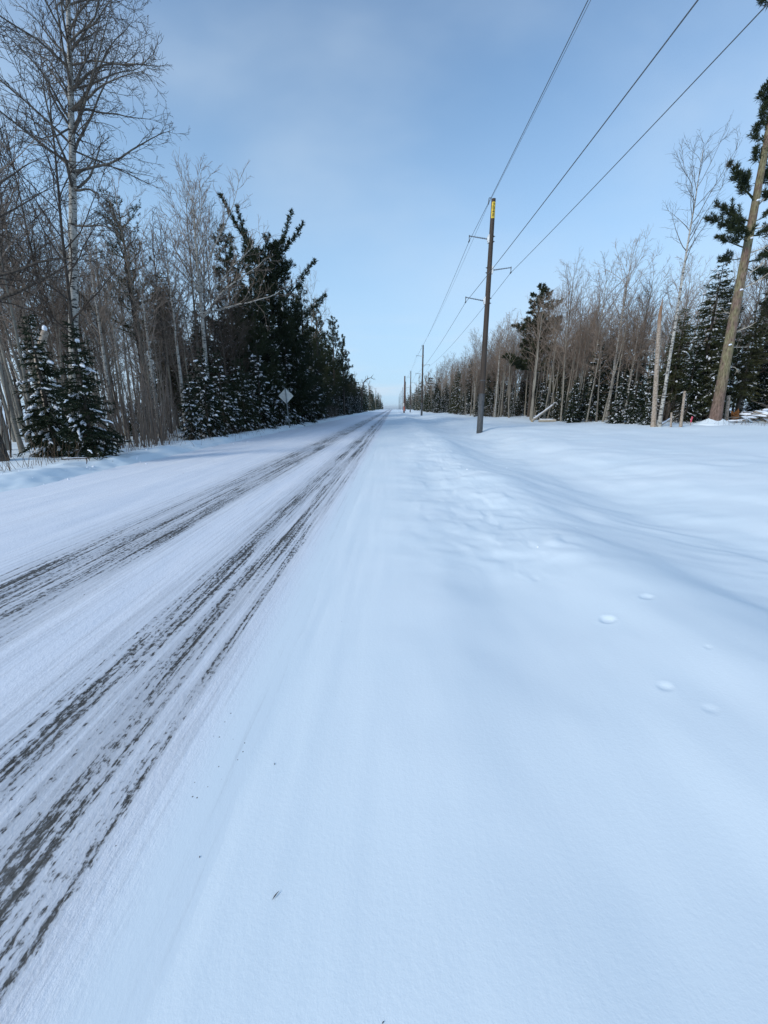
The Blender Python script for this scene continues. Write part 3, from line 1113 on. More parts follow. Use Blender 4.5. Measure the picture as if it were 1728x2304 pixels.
# broken snow-capped stump trunk between the firs
a = at(103, 900, 13.0)
tx, tz = at(101, 742, 13.0)[0], at(101, 742, 13.0)[2]
z0 = gz(a[0], 13.0)
o = empty('snag', (a[0], 13.0, z0), 'short brown broken trunk capped with snow between the two firs at left', 'dead tree')
obj('trunk', MB().tubes([(np.array([[0, 0, 0], [.02, 0, 1.5], [0, .02, 3], [tx - a[0], 0, tz - z0 - .05], [tx - a[0], 0, tz - z0]]), np.array([.13, .11, .10, .095, .03]))], 8).mesh('snag_trunk', 'snag_bark', True), o)
obj('snow', MB().tubes([(np.array([[tx - a[0], 0, tz - z0 - .03], [tx - a[0], 0, tz - z0 + .03], [tx - a[0], 0, tz - z0 + .10], [tx - a[0], 0, tz - z0 + .13]]), np.array([.05, .07, .05, .01]))], 9).mesh('snag_snow', 'branch_snow', True), o)

# second birch with a long pale limb to the right
px, Y = 478, 24.0
a = at(477, 950, Y)
ex = []
for (x0, y0, x1, y1, dY, s) in ((478, 690, 640, 560, -.8, .50), (478, 690, 570, 480, .6, .54), (476, 640, 400, 480, .8, .60), (600, 640, 690, 600, -1, .52), (476, 650, 590, 420, 1.2, .62)):
    A, B = at(min(x0, 480), y0, Y), at(x1, y1, Y + dY)
    d = B - A
    ex.append((s, d / np.linalg.norm(d), float(np.linalg.norm(d)), .7))
tr, cr, lm = bare_tree(41, at(468, 410, Y)[2] - .1, .15, first=.52, n1=20, lean=(.25, 0), l1=.22, elev=(.75, 1.25), l2gap=.30, l3gap=.15, twig=.0075, extra=ex, split=True)
custom('birch_tree', (a[0], Y, gz(a[0], Y)), 'white birch with a long pale limb reaching right, in front of the big dark pine',
       [('trunk', tr.mesh('birch_trunk', 'birch_bark', True)), ('crown', cr.mesh('birch_crown', 'pale_twig'))] + [('limb', m_.mesh('birch_limb', 'birch_bark', True)) for m_ in lm])
HERO.append((a[0], Y, 1.0))
for (px, Y, top, lab, seed) in ((240 + 175, 22.0, 560, 'slim grey birch left of the long-limbed birch', 43), (250, 19.0, 560, 'thin pale birch just right of the tall white birch, among brown brush', 44), (352, 20.5, 600, 'thin birch with a whitish stem below the scraggly olive pine', 45), (708, 47.0, 640, 'slender birch standing against the dark conifers beyond the diamond sign', 46)):
    a = at(px, 930, Y)
    tr, cr = bare_tree(seed, at(px, top, Y)[2], .10, first=.5, n1=16, lean=(.2, 0), l1=.22, twig=.0075)
    custom('birch_tree', (a[0], Y, gz(a[0], Y)), lab, [('trunk', tr.mesh('birch_trunk', 'birch_bark', True)), ('crown', cr.mesh('birch_crown', 'pale_twig'))])
    HERO.append((a[0], Y, .6))

# scraggly olive pine behind the brush
px, Y = 335, 27.0
a = at(px, 930, Y)
H = at(px, 462, Y)[2]
br = pine_branches(51, H, .42, .98, .42, 3.0, lambda k: (1 - .5 * k) * .95, e=(-.05, .4), fs=.35, per=6)
tr, cr, sn, _, _, _ = pine(52, H, .16, br, nl=.15, wd=.028, per=6)
custom('pine_tree', (a[0], Y, gz(a[0], Y)), 'scraggly olive-brown pine rising behind the leafless brush at left', [('trunk', tr.mesh('pine_trunk', 'dark_bark', True)), ('crown', cr.mesh('pine_crown', 'olive_needles'))])
HERO.append((a[0], Y, 1.0))

# big dark pine of the left wood, with upswept leaders
Y = 36.0
a = at(628, 930, Y)
tz0 = gz(a[0], Y)
H = at(612, 540, Y)[2] - tz0
br = pine_branches(61, H, .05, .95, .36, 4.4, lambda k: (1 - .62 * k), e=(-.12, .25), upt=.08, fs=.18, per=7)
tz0 = gz(a[0], Y)
ppt = [a[0], Y, tz0]


def plume(x0, y0, x1, y1, dY, fs=.12, upt=.03):
    A, B = at(x0, y0, Y), at(x1, y1, Y + dY)
    A[2] = min(A[2], tz0 + H * .97)
    A[0] = a[0]
    d = B - A
    L = float(np.linalg.norm(d))
    return ((A[2] - tz0) / H, math.atan2(d[1], d[0]), L * 1.03, math.atan2(d[2], math.hypot(d[0], d[1])) - upt * 2.5, upt, fs, 1)


br += [plume(628, 640, 514, 430, .5, .1, .03), plume(628, 650, 540, 470, -.5, .1, .03), plume(628, 610, 655, 482, -.4, .15), plume(628, 590, 692, 525, .4, .25, .05),
       plume(628, 700, 716, 602, .3, .3, .05), plume(628, 760, 742, 690, -.5, .3, .04), plume(628, 650, 625, 545, .9, .2), plume(628, 680, 560, 560, 1.0, .2)]
tr, cr, sn, _, _, _ = pine(62, H, .27, br, nl=.25, wd=.05, per=6, snowy=.04, tuftgap=.17)
custom('pine_tree', (a[0], Y, tz0), 'largest dark pine of the left wood, with ragged upswept tops against the sky', [('trunk', tr.mesh('pine_trunk', 'dark_bark', True)), ('crown', cr.mesh('pine_crown', 'pine_needles')), ('snow', sn.mesh('pine_snow', 'branch_snow', True))])
HERO.append((a[0], Y, 2.0))
# more conifers stepping down towards the vanishing point
for (px, top, Y, v, lab) in ((540, 520, 33, 0, 'dense dark pine just left of the largest pine'), (690, 655, 44, 1, 'dark pine with feathery top right of the largest pine'), (745, 685, 52, 3, 'pine leaning out over the road shoulder, right end of the tall dark group'), (585, 560, 31, 3, 'dark pine filling the gap behind the diamond sign'),
                             (660, 700, 37, 3, 'dark pine with boughs to the ground behind the sign, on its right'), (775, 720, 66, 0, 'pine with crooked tip beyond the tall dark group'), (790, 760, 78, 1, 'smaller pine past the tall dark group on the left')):
    a = at(px, 925, Y)
    H0 = (15.0, 13.5, 12.0, 14.0)[v]
    s = at(px, top, Y)[2] / H0
    plant('pine_tree', v, min(a[0], -9.4), Y, s, lab, rz=px * .7)
    HERO.append((min(a[0], -9.4), Y, 1.2))
FIR_LAB = {(470, 790): 'snowy fir at the foot of the long-limbed white birch', (520, 800): 'snowy fir second right of the long-limbed birch', (430, 850): 'low snowy fir at the left end of the conifer rank, beside the brush', (565, 810): 'snowy fir two places left of the diamond sign', (600, 790): 'snowy fir directly left of the diamond sign',
           (700, 770): 'snowy fir two places right of the diamond sign', (730, 790): 'snowy fir third right of the diamond sign', (760, 800): 'snowy fir fourth right of the diamond sign', (655, 800): 'snowy fir directly right of the diamond sign', (500, 850): 'low snowy fir just right of the long-limbed birch stem', (625, 820): 'snowy fir straight behind the diamond sign',
           (550, 850): 'low snowy fir in front of the rank, three places left of the sign', (585, 850): 'low fir tucked left below the diamond sign'}
for (px, top, Y, v) in ((470, 790, 19.5, 0), (520, 800, 21.5, 1), (430, 850, 18.0, 2), (565, 810, 24.5, 3), (600, 790, 27.5, 0), (700, 770, 35, 1), (730, 790, 40, 0), (760, 800, 47, 3), (655, 800, 32, 2), (500, 850, 20.0, 2), (625, 820, 33.5, 1), (550, 850, 22.5, 2), (585, 850, 26.0, 1)):
    a = at(px, 940, Y)
    x = min(a[0], -9.0)
    H0 = (4.6, 5.2, 3.6, 4.2)[v]
    s = (at(px, top, Y)[2] + .1) / H0
    plant('fir_tree', v, x, Y, s, FIR_LAB[(px, top)], 'snowy firs around the diamond sign', rz=px * 1.3)
    HERO.append((x, Y, .7))

for (px, top, Y, v, lab) in ((560, 600, 37, 1, 'dark spruce left of the largest pine, behind the birch limb'), (600, 640, 34, 3, 'tall dark spruce directly above the diamond sign'), (640, 620, 40, 0, 'dark spruce hidden against the largest pine'), (680, 660, 42, 3, 'tall dark spruce right of the largest pine'), (700, 700, 41, 2, 'dark spruce stepping down right of the largest pine'), (730, 730, 46, 1, 'dark spruce near the right end of the tall group'), (770, 770, 60, 3, 'spruce just past the right end of the tall group'), (520, 690, 31, 2, 'dark spruce right behind the long-limbed birch'), (655, 740, 36, 2, 'dark spruce behind and right of the diamond sign'), (620, 720, 33, 0, 'dark spruce straight behind the diamond sign top')):
    a = at(px, 930, Y)
    H0 = (9.0, 10.5, 8.0, 11.5, 9.5)[v]
    x = min(a[0], -9.6)
    plant('spruce_tree', v, x, Y, at(px, top, Y)[2] / H0, lab, rz=px, sz=1.0)
    HERO.append((x, Y, .8))

# ---- right side
# leaning big pine with lichen trunk
Y = 24.0
a = at(1607, 955, Y)
z0 = gz(a[0], Y)
b = at(1668, 616, Y)
c = at(1719, 350, Y)
H = 21.0
lean = ((c[0] - a[0]) * H / (c[2] - z0), 0)
R_ = np.random.default_rng(71)
br = []


def plume_at(x0, y0, x1, y1, dY, fs=.35, upt=.04):
    A, B = at(x0, y0, Y), at(x1, y1, Y + dY)
    A[0] = a[0] + lean[0] * (A[2] - z0) / H
    d = B - A
    L = float(np.linalg.norm(d))
    return ((A[2] - z0) / H, math.atan2(d[1], d[0]), L * 1.03, math.atan2(d[2], math.hypot(d[0], d[1])) - upt * 2.5, upt, fs, 1)


for q in ((1700, 450, 1640, 375, .4, .3), (1700, 455, 1655, 400, -.4, .25), (1695, 500, 1612, 470, .5, .3), (1692, 520, 1605, 490, -.5, .3), (1690, 540, 1640, 510, 1.0, .3), (1685, 560, 1625, 530, .8, .3), (1680, 580, 1630, 590, 1.4, .5),
          (1712, 380, 1700, 340, .2, .2), (1722, 330, 1700, 290, .4, .2), (1730, 300, 1712, 250, 0, .2), (1740, 260, 1715, 215, .3, .2), (1745, 230, 1722, 195, -.3, .2)):
    br.append(plume_at(*q))
for q in ((1690, 520, 1650, 480, .9, .2), (1685, 545, 1660, 520, -.8, .2), (1700, 470, 1735, 430, .4, .3), (1695, 500, 1745, 480, -.5, .3), (1690, 530, 1740, 530, .6, .3), (1705, 420, 1745, 370, .5, .3), (1680, 590, 1735, 575, .7, .4), (1715, 370, 1750, 330, -.3, .2), (1675, 600, 1720, 620, 1.0, .4)):
    br.append(plume_at(*q))
br += [(s, az, L, e, .04, .3) for s, az, L, e in ((.62, .3, 3, .1), (.66, -.5, 2.6, .2), (.70, .6, 2.8, .2), (.74, -.2, 2.4, .3), (.78, .4, 2.4, .3), (.82, 0, 2, .3), (.86, .8, 2, .4), (.9, -.6, 1.6, .5), (.9, 2.6, 1.3, .5), (.94, 3.4, 1.2, .6), (.97, 1, 1, .8), (.58, .8, 2.4, .0), (.55, -.1, 2.2, .05))]
dead = [(.20, .1, 1.5, .35), (.235, -.2, 1.2, .15), (.30, .2, 2.2, .12), (.34, -.1, 1.8, .5), (.37, .3, 1.9, .45), (.42, -.2, 2.2, .25), (.47, .2, 2.0, .35), (.155, -.1, 1.0, .0), (.28, 3.0, .5, .2), (.52, .3, 2.2, .5)]
tr, cr, sn, dd, P, rad = pine(72, H, .27, br, nl=.22, wd=.028, per=15, lean=lean, dead=dead, tuftgap=.13)
o = empty('pine_tree', (a[0], Y, z0), 'thick leaning pine with lichen-green bark and snowy bare stubs at right picture edge', 'tree')
obj('trunk', tr.mesh('pine_trunk', 'pine_bark', True), o)
obj('crown', cr.mesh('pine_crown', 'pine_needles'), o)
for tw in dd:
    obj('dead_branch', MB().tubes(tw, 4).mesh('dead_branch', 'log_bark', True), o)
for s in (.205, .335, .45, .53):
    p_, d_ = along(P, s)
    rr = np.interp(s, np.linspace(0, 1, len(rad)), rad)
    k = R_.uniform(-.6, .4)
    q = p_ + np.array([rr * .95 * math.sin(k), -rr * .95 * math.cos(k), 0])
    pts = np.array([q + [x_ - .1, 0, z_] for x_, z_ in ((0, 0), (.05, .03), (.12, .05), (.2, .02))])
    obj('snow_patch', MB().tubes([(pts, np.array([.015, .05, .045, .01]))], 7).mesh('snow_patch', 'branch_snow', True), o)
mound = []
for ring in range(9):
    k = ring / 8
    rr = .30 + .75 * k
    mound.append([(rr * math.cos(t_) * (1 + .12 * math.sin(3 * t_ + 1)), rr * math.sin(t_), .04 + .30 * (1 - k) ** 1.3 * (1 + .25 * math.sin(2 * t_ + 2))) for t_ in np.linspace(0, 2 * math.pi, 24, endpoint=False)])
mv = np.array(mound).reshape(-1, 3)
mi = np.arange(9 * 24).reshape(9, 24)
mv[-24:, 2] = -.1
snow_mound = obj('snow_mound', MB().add(mv, np.stack([mi[:-1], mi[1:], np.roll(mi, -1, 1)[1:], np.roll(mi, -1, 1)[:-1]], -1).reshape(-1, 4)).mesh('snow_mound', 'snow', True), None, (a[0], Y, z0))
tag(snow_mound, 'cone of snow heaped round the foot of the thick leaning pine', 'snow mound')
HERO.append((a[0], Y, 1.3))

# broken snag and leaning birch side by side
Y = 24.0
a, b = at(1472, 951, Y), at(1486, 688, Y)
z0 = gz(a[0], Y)
d = b - np.array([a[0], Y, z0])
o = empty('snag', (a[0], Y, z0), 'straight broken-topped tan snag beside the leaning white birch', 'dead tree')
zz = np.linspace(0, 1, 12)
P = np.stack([d[0] * zz, d[1] * zz, d[2] * zz], 1)
obj('trunk', MB().tubes([(P, np.interp(zz, [0, .1, .8, .97, 1], [.165, .13, .105, .08, .02]))], 10).mesh('snag_trunk', 'snag_bark', True), o)
obj('splinter', MB().tubes([(np.array([P[-2] + [.05, 0, -.1], P[-1] + [.06, 0, .15], P[-1] + [.05, 0, .42]]), np.array([.05, .035, .004]))], 5).mesh('splinter', 'snag_bark', True), o)
R_ = np.random.default_rng(5)
for s in (.22, .33, .45, .52, .6, .68, .76):
    az = R_.uniform(0, 6.28)
    q = grow(R_, P[int(s * 11)], (math.cos(az), math.sin(az), .2), R_.uniform(.3, .9), .02, .006, 4, .1, 0)
    obj('dead_branch', MB().tubes([q], 4).mesh('dead_branch', 'snag_bark', True), o)
HERO.append((a[0], Y, .7))
Y = 23.6
a = at(1484, 953, Y)
c = at(1561, 464, Y)
z0 = gz(a[0], Y)
H = (c[2] - z0) / .82
tr, cr = bare_tree(81, H, .095, first=.62, n1=18, lean=((c[0] - a[0]) / .82, 0), l1=.17, elev=(.8, 1.3), l2gap=.33, l3gap=.17, twig=.0055, dead=10, bend=.005)
custom('birch_tree', (a[0], Y, z0), 'leaning white birch crossing behind the broken tan snag', [('trunk', tr.mesh('birch_trunk', 'birch_bark', True)), ('crown', cr.mesh('birch_crown', 'limb_bark'))])
HERO.append((a[0], Y, .7))

# lone white pine standing above the right wood
Y = 47.0
a = at(1190, 932, Y)
z0 = gz(a[0], Y)
H = at(1190, 650, Y)[2] - z0
br = pine_branches(91, H, .38, .97, .33, 3.9, lambda k: (1.0 - .62 * k) * (.72 + .28 * math.sin(16 * k)), e=(-.05, .18), upt=.03, fs=.35, per=7)
br += [(.46, 3.1, 3.0, .0, .02, .45), (.42, 3.2, 2.9, -.12, .03, .5), (.40, 2.9, 2.4, -.15, .03, .5), (.44, .2, 2.4, .0, .05, .5), (.48, 5.0, 2.4, .0, .05, .5), (.78, .1, 3.0, .25, .05, .35), (.72, .0, 2.6, .2, .05, .3)]
tr, cr, sn, _, _, _ = pine(92, H, .2, br, nl=.24, wd=.05, per=11, snowy=.0, tuftgap=.14)
custom('pine_tree', (a[0], Y, z0), 'lone flat-tiered pine standing above the right wood beyond the power pole', [('trunk', tr.mesh('pine_trunk', 'dark_bark', True)), ('crown', cr.mesh('pine_crown', 'pine_needles'))])
HERO.append((a[0], Y, 1.6))
for y_ in (43.5, 45.0, 48.5):
    HERO.append((at(1180, 930, y_)[0], y_, 1.7))

# right-side pale trunks one can point at
for (px, top, Y, r, ln, lab, seed) in ((1364, 590, 33.0, .12, .3, 'tallest slim birch of the right wood, crown above its neighbours', 101), (1196, 700, 40.0, .12, .1, 'straight grey-green aspen stem left of the fallen log', 102), (1243, 690, 40.5, .10, -.7, 'aspen leaning left with forked pale top above the fallen log', 103),
                                       (1405, 740, 31.0, .09, -.1, 'crooked pale birch right of the tallest slim birch', 104), (1282, 740, 37.0, .08, .2, 'thin leaning aspen just right of the fallen log', 105), (1112, 760, 48.0, .09, .1, 'pale birch close to the right of the power pole', 106), (1145, 745, 46.0, .08, -.5, 'bent pale aspen between power pole and lone pine', 107)):
    a = at(px, 940, Y)
    tr, cr = bare_tree(seed, at(px, top, Y)[2] + .3, r, first=.55, n1=17, lean=(ln, 0), l1=.22, elev=(.75, 1.2), twig=.0075, bend=.016)
    custom('birch_tree' if 'birch' in lab else 'aspen_tree', (a[0], Y, gz(a[0], Y)), lab, [('trunk', tr.mesh('birch_trunk', 'birch_bark' if 'birch' in lab else 'aspen_bark', True)), ('crown', cr.mesh('birch_crown', 'pale_twig'))])
    HERO.append((a[0], Y, .5))
for (px, top, Y, kind, v, lab) in ((1329, 762, 34, 'spruce_tree', 0, 'pointed dark spruce with snow clumps left of the tallest slim birch'), (1560, 593, 27, 'spruce_tree', 1, 'tall dark spruce behind the leaning white birch'), (1590, 650, 28, 'spruce_tree', 3, 'dense spruce between the leaning birch and the thick leaning pine'),
                                   (1392, 828, 29.5, 'fir_tree', 0, 'snow-clumped fir right of the tallest slim birch'), (1457, 883, 26, 'fir_tree', 2, 'low snowy fir at the foot of the broken tan snag'), (1286, 849, 34, 'fir_tree', 3, 'small snow-streaked fir right of the fallen log'), (1420, 850, 28, 'fir_tree', 1, 'wide snowy fir left of the broken tan snag'),
                                   (1655, 700, 26.4, 'spruce_tree', 4, 'drooping olive spruce right behind the thick leaning pine'), (1540, 760, 26.5, 'spruce_tree', 2, 'shorter green spruce right of the leaning white birch'), (1500, 700, 27.5, 'spruce_tree', 4, 'slim spruce behind the broken tan snag'), (1690, 790, 27.5, 'spruce_tree', 0, 'dark snowy spruce over the brush heap at right edge'), (1735, 740, 27.0, 'spruce_tree', 2, 'snowy spruce cut by the right picture edge above the brush heap'), (1690, 560, 30.0, 'spruce_tree', 3, 'tall spruce in deep shade behind the thick leaning pine'), (1725, 640, 28.2, 'spruce_tree', 1, 'dark spruce cut by the right picture edge behind the thick leaning pine'), (1722, 470, 29.5, 'pine_tree', 0, 'dark pine crown behind the thick leaning pine at right picture edge')):
    a = at(px, 945, Y)
    H0 = {'spruce_tree': (9.0, 10.5, 8.0, 11.5, 9.5), 'fir_tree': (4.6, 5.2, 3.6, 4.2), 'pine_tree': (15.0, 13.5, 12.0, 14.0)}[kind][v]
    s = (at(px, top, Y)[2] - .4) / H0
    plant(kind, v, a[0], Y, s, lab, rz=px)
    HERO.append((a[0], Y, .7))

# crooked dead tree bowing out of the left wood far down the road
Y = 112.0
a = at(826, 922, Y)
tip = at(849, 852, Y)
P = np.array([[0, 0, 0], [.3, 0, 3.5], [.4, 0, 6.2], [1.0, 0, 8.2], [2.0, 0, 9.0], [3.0, 0, 9.3]])
R_ = np.random.default_rng(6)
tw = []
for _ in range(12):
    p_, d_ = along(P, R_.uniform(.5, 1))
    tw.append(grow(R_, p_, tilt(R_, d_, .9), R_.uniform(.6, 1.8), .05, .02, 4, .2, .06))
custom('dead_tree', (min(a[0], -8.9), Y, gz(-9, Y)), 'crooked bare trunk bowing right from the far end of the left wood', [('trunk', MB().tubes([(P, np.array([.2, .18, .16, .14, .11, .04]))], 7).mesh('bowed_trunk', 'dark_bark', True)), ('crown', MB().tubes(tw, 4).mesh('bowed_crown', 'dark_bark'))])

# ------------------------------------------------------------------ the woods, tree by tree
RS = np.random.default_rng(2024)


def left_edge(y):
    return -9.0 - 0.4 * math.sin(y * .21) - 0.0035 * y


def right_edge(y):
    return float(np.interp(y, [0, 22, 30, 40, 60, 110, 200, 500], [20, 18.6, 16.2, 13.9, 11.6, 10.0, 9.6, 9.6]))


for y_, r_ in ((23.8, 1.9), (22.0, 1.6), (20.5, 1.2), (25.0, 1.6)):      # the brush heap stays in view
    HERO.append((at(1700, 962, y_)[0], y_, r_))
TAKEN = list(HERO)


def free(x, y, r):
    for (a_, b_, c_) in TAKEN:
        if abs(a_ - x) < r + c_ and abs(b_ - y) < r + c_ and math.hypot(a_ - x, b_ - y) < (r + c_) * .9:
            return False
    return True


NFILL = {}
ZONES = {'L': [(120, 'behind the two young firs'), (260, 'around the tall white birch'), (400, 'in the brown brush right of the tall birch'), (520, 'near the long-limbed birch'), (640, 'left of and behind the diamond sign'), (760, 'right of the diamond sign'), (9999, 'towards the vanishing point')],
         'R': [(960, 'far down by the second power pole'), (1080, 'left of the nearest power pole'), (1180, 'between nearest power pole and lone pine'), (1300, 'around the slanting fallen trunk'), (1440, 'around the tallest slim birch'), (1570, 'behind the snag and leaning birch'), (9999, 'behind the thick leaning pine')]}
KINDS_TXT = {'maple_tree': 'dark-barked leafless tree', 'aspen_tree': 'slender grey leafless aspen', 'birch_tree': 'pale-stemmed birch', 'spruce_tree': 'tall narrow spruce', 'fir_tree': 'small snow-dusted fir', 'pine_tree': 'dark full-crowned pine', 'alder_shrub': 'clump of brown leafless brush'}


def zone_label(side, kind, x, y):
    v = np.array([x, y, 1.0]) - [0, 0, EYE]
    px = 864 + F_PX * (v @ RT) / (v @ FW)
    z = next(t_ for lim, t_ in ZONES[side] if px < lim)
    row = 'front' if (left_edge(y) - x if side == 'L' else x - right_edge(y)) < 3.5 else 'inner'
    return '%s %s, %s rank' % (KINDS_TXT[kind], z, row), '%s %s, %s rank' % (kind.replace('_', ' ') + 's', z, row)



def fill(side, kind, n, y0, y1, depth0, depth1, s0, s1, r, ypow=1.0):
    done = tries = 0
    while done < n and tries < n * 30:
        tries += 1
        y = y0 + (y1 - y0) * RS.uniform() ** ypow
        dpt = RS.uniform(depth0, depth1)
        x = left_edge(y) - dpt if side == 'L' else right_edge(y) + dpt
        if side == 'L' and x < -1.0 * y - .5:
            continue
        if side == 'R' and x > .965 * y + .8:
            continue
        if not free(x, y, r):
            continue
        TAKEN.append((x, y, r))
        s = RS.uniform(s0, s1)
        plant(kind, int(RS.integers(0, 99)), x, y, s, *zone_label(side, kind, x, y), rz=RS.uniform(0, 6.28), rx=RS.normal() * .03, ry=RS.normal() * .03, sz=RS.uniform(.92, 1.12))
        done += 1
    NFILL[(side, kind)] = NFILL.get((side, kind), 0) + done


# left: bare wood near, conifers further
fill('L', 'alder_shrub', 30, 9.5, 24, .3, 2.6, .6, 1.1, .40)
fill('L', 'aspen_tree', 18, 11, 26, .8, 7, .4, .65, .32)
fill('L', 'alder_shrub', 14, 9.5, 26, 2.6, 7, .7, 1.1, .45)
fill('L', 'alder_shrub', 22, 24, 70, -.2, .8, .35, .7, .35)
fill('L', 'maple_tree', 26, 10, 30, 1.2, 10, .6, .95, .55)
fill('L', 'aspen_tree', 30, 11, 30, 1.8, 11, .6, .95, .55)
fill('L', 'maple_tree', 14, 14, 40, 9, 22, .7, 1.0, .7)
fill('L', 'aspen_tree', 12, 16, 45, 10, 24, .6, .95, .7)
fill('L', 'birch_tree', 8, 14, 36, 3, 12, .6, .9, .6)
fill('L', 'fir_tree', 26, 12, 26, 1.2, 9, .4, .9, .55)
fill('L', 'fir_tree', 70, 19, 62, .2, 3.4, .6, 1.2, .5)
fill('L', 'spruce_tree', 60, 24, 62, 1.6, 9, .6, 1.0, .6)
fill('L', 'pine_tree', 30, 29, 80, 2.2, 10, .65, .95, .9)
fill('L', 'pine_tree', 30, 58, 130, .8, 6, .5, .8, .9)
fill('L', 'fir_tree', 50, 58, 130, .3, 2.5, .7, 1.25, .7)
fill('L', 'spruce_tree', 60, 55, 140, 1.0, 7, .5, .85, .8)
fill('L', 'aspen_tree', 24, 45, 120, 1.5, 8, .55, .8, .7)
# right: sunlit aspens over spruce understorey
fill('R', 'aspen_tree', 70, 25, 64, .6, 9, .55, .84, .45)
fill('R', 'aspen_tree', 70, 24, 70, 6, 20, .6, .9, .5)
fill('R', 'aspen_tree', 70, 58, 135, .4, 9, .62, .92, .55)
fill('R', 'birch_tree', 26, 22, 100, .4, 7, .55, .85, .5)
fill('R', 'maple_tree', 26, 22, 80, 1.5, 12, .6, .85, .6)
fill('R', 'fir_tree', 40, 21, 62, .5, 6.0, .45, .95, .62)
fill('R', 'spruce_tree', 62, 24, 64, 1.2, 10, .40, .72, .5)
fill('R', 'aspen_tree', 45, 29, 66, .1, 3.5, .5, .72, .3)
fill('R', 'spruce_tree', 60, 55, 140, .6, 7, .40, .80, .7)
fill('R', 'fir_tree', 30, 60, 130, .2, 3, .5, 1.0, .6)
fill('R', 'pine_tree', 6, 70, 140, 2, 8, .5, .7, 1.0)
fill('R', 'alder_shrub', 40, 21, 60, .1, 2.5, .30, .70, .35)

# ------------------------------------------------------------------ woods too far (or too deep) to tell the trees apart
def lod_arrays(mb_mat):
    V, Fq, M, n = [], [], [], 0
    for mb, m in mb_mat:
        for v_, f_ in zip(mb.v, mb.f):
            V.append(v_)
            Fq.append(f_ + n if False else f_)
            M.append(m)
        n += mb.n
    return V, Fq, M


def lod_bare(seed, H):
    R = np.random.default_rng(seed)
    P = np.stack([R.normal() * .3 * np.linspace(0, 1, 5), R.normal() * .3 * np.linspace(0, 1, 5), np.linspace(0, H, 5)], 1)
    limbs, tw = [], []
    for i in range(19):
        p_, d_ = along(P, R.uniform(.38, .98))
        q = grow(R, p_, tilt(R, d_, R.uniform(.4, .8)), H * R.uniform(.08, .2), .03, .012, 3, .1, .06)
        limbs.append(q)
        for _ in range(5):
            p2, d2 = along(q[0], R.uniform(.2, .98))
            tw.append(grow(R, p2, tilt(R, d2, .6), R.uniform(.4, .9), .016, .007, 1, .12, .05))
    return [(MB().tubes([(P, np.linspace(.11, .02, 5))], 5), 0), (MB().tubes(limbs, 3).tubes(tw, 3), 1)]


def lod_con(seed, H, R0, snowy=.4):
    tr, cr, sn = spruce(seed, H, R0, nw=15, per=5, gap=.32, bl=.55, bw=.16, snowy=snowy, prof=.75, light=True)
    out = [(cr, 2)]
    if sn.n:
        out.append((sn, 3))
    return out


LODS = {'b': [lod_bare(500 + i, 9 + i) for i in range(4)], 'c': [lod_con(520 + i, 6 + 1.5 * i, 1.2 + .15 * i) for i in range(4)]}
STUFF_MATS = ['aspen_bark', 'far_twigs', 'far_needles', 'far_snow']


def wood_mass(name, label, spots):
    """one mass of woodland: spots are (kind, variant, x, y, scale)"""
    V, chunks, mats, n = [], [], [], 0
    for (k, vi, x, y, s) in spots:
        a_ = RS.uniform(0, 6.28)
        rot = np.array([[math.cos(a_), -math.sin(a_), 0], [math.sin(a_), math.cos(a_), 0], [0, 0, 1]], np.float32) * s
        off = np.array([x, y, float(ground_h(x, y)) - .1], np.float32)
        for mb, m in LODS[k][vi % 4]:
            for v_, f_ in zip(mb.v, mb.f):
                pass
            vv = np.concatenate(mb.v) @ rot.T + off
            V.append(vv)
            for f_ in mb.f:
                chunks.append(f_ + n)
                mats.append(np.full(len(f_), m, np.int32))
            n += len(vv)
    mb = MB()
    mb.v = V
    mb.f = chunks
    mb.n = n
    me = mb.mesh(name, STUFF_MATS[0])
    for mm in STUFF_MATS[1:]:
        me.materials.append(MATS[mm])
    me.polygons.foreach_set('material_index', np.concatenate(mats))
    return tag(obj(name, me), label, 'woodland', kind='stuff')


sp = []
for i in range(150):      # beyond the counted trees, left
    y = 120 + 330 * RS.uniform() ** 1.3
    sp.append(('c' if RS.uniform() < .65 else 'b', int(RS.integers(0, 4)), left_edge(y) - 7 * RS.uniform() ** 1.3 - .2, y, RS.uniform(.7, 1.15)))
wood_mass('far_woodland', 'distant snowy wood closing in on the left side of the road', sp)
sp = []
for i in range(190):
    y = 115 + 335 * RS.uniform() ** 1.3
    sp.append(('c' if RS.uniform() < .45 else 'b', int(RS.integers(0, 4)), right_edge(y) + 9 * RS.uniform() ** 1.2, y, RS.uniform(.7, 1.1)))
wood_mass('far_woodland', 'distant grey wood along the right side beyond the power poles', sp)
sp = []
for i in range(32):      # deep inside the left wood
    y = RS.uniform(16, 110)
    sp.append(('c' if RS.uniform() < .3 else 'b', int(RS.integers(0, 4)), left_edge(y) - RS.uniform(14, 40), y, RS.uniform(.6, 1.0)))
wood_mass('deep_woodland', 'tangled depth of the left wood seen between its front trees', sp)
sp = []
for i in range(150):      # deep inside the right wood
    y = RS.uniform(22, 120)
    sp.append(('c' if RS.uniform() < .5 else 'b', int(RS.integers(0, 4)), right_edge(y) + RS.uniform(10, 34), y, RS.uniform(.65, 1.0)))
wood_mass('deep_woodland', 'dim depth of the right wood behind its sunlit front trees', sp)
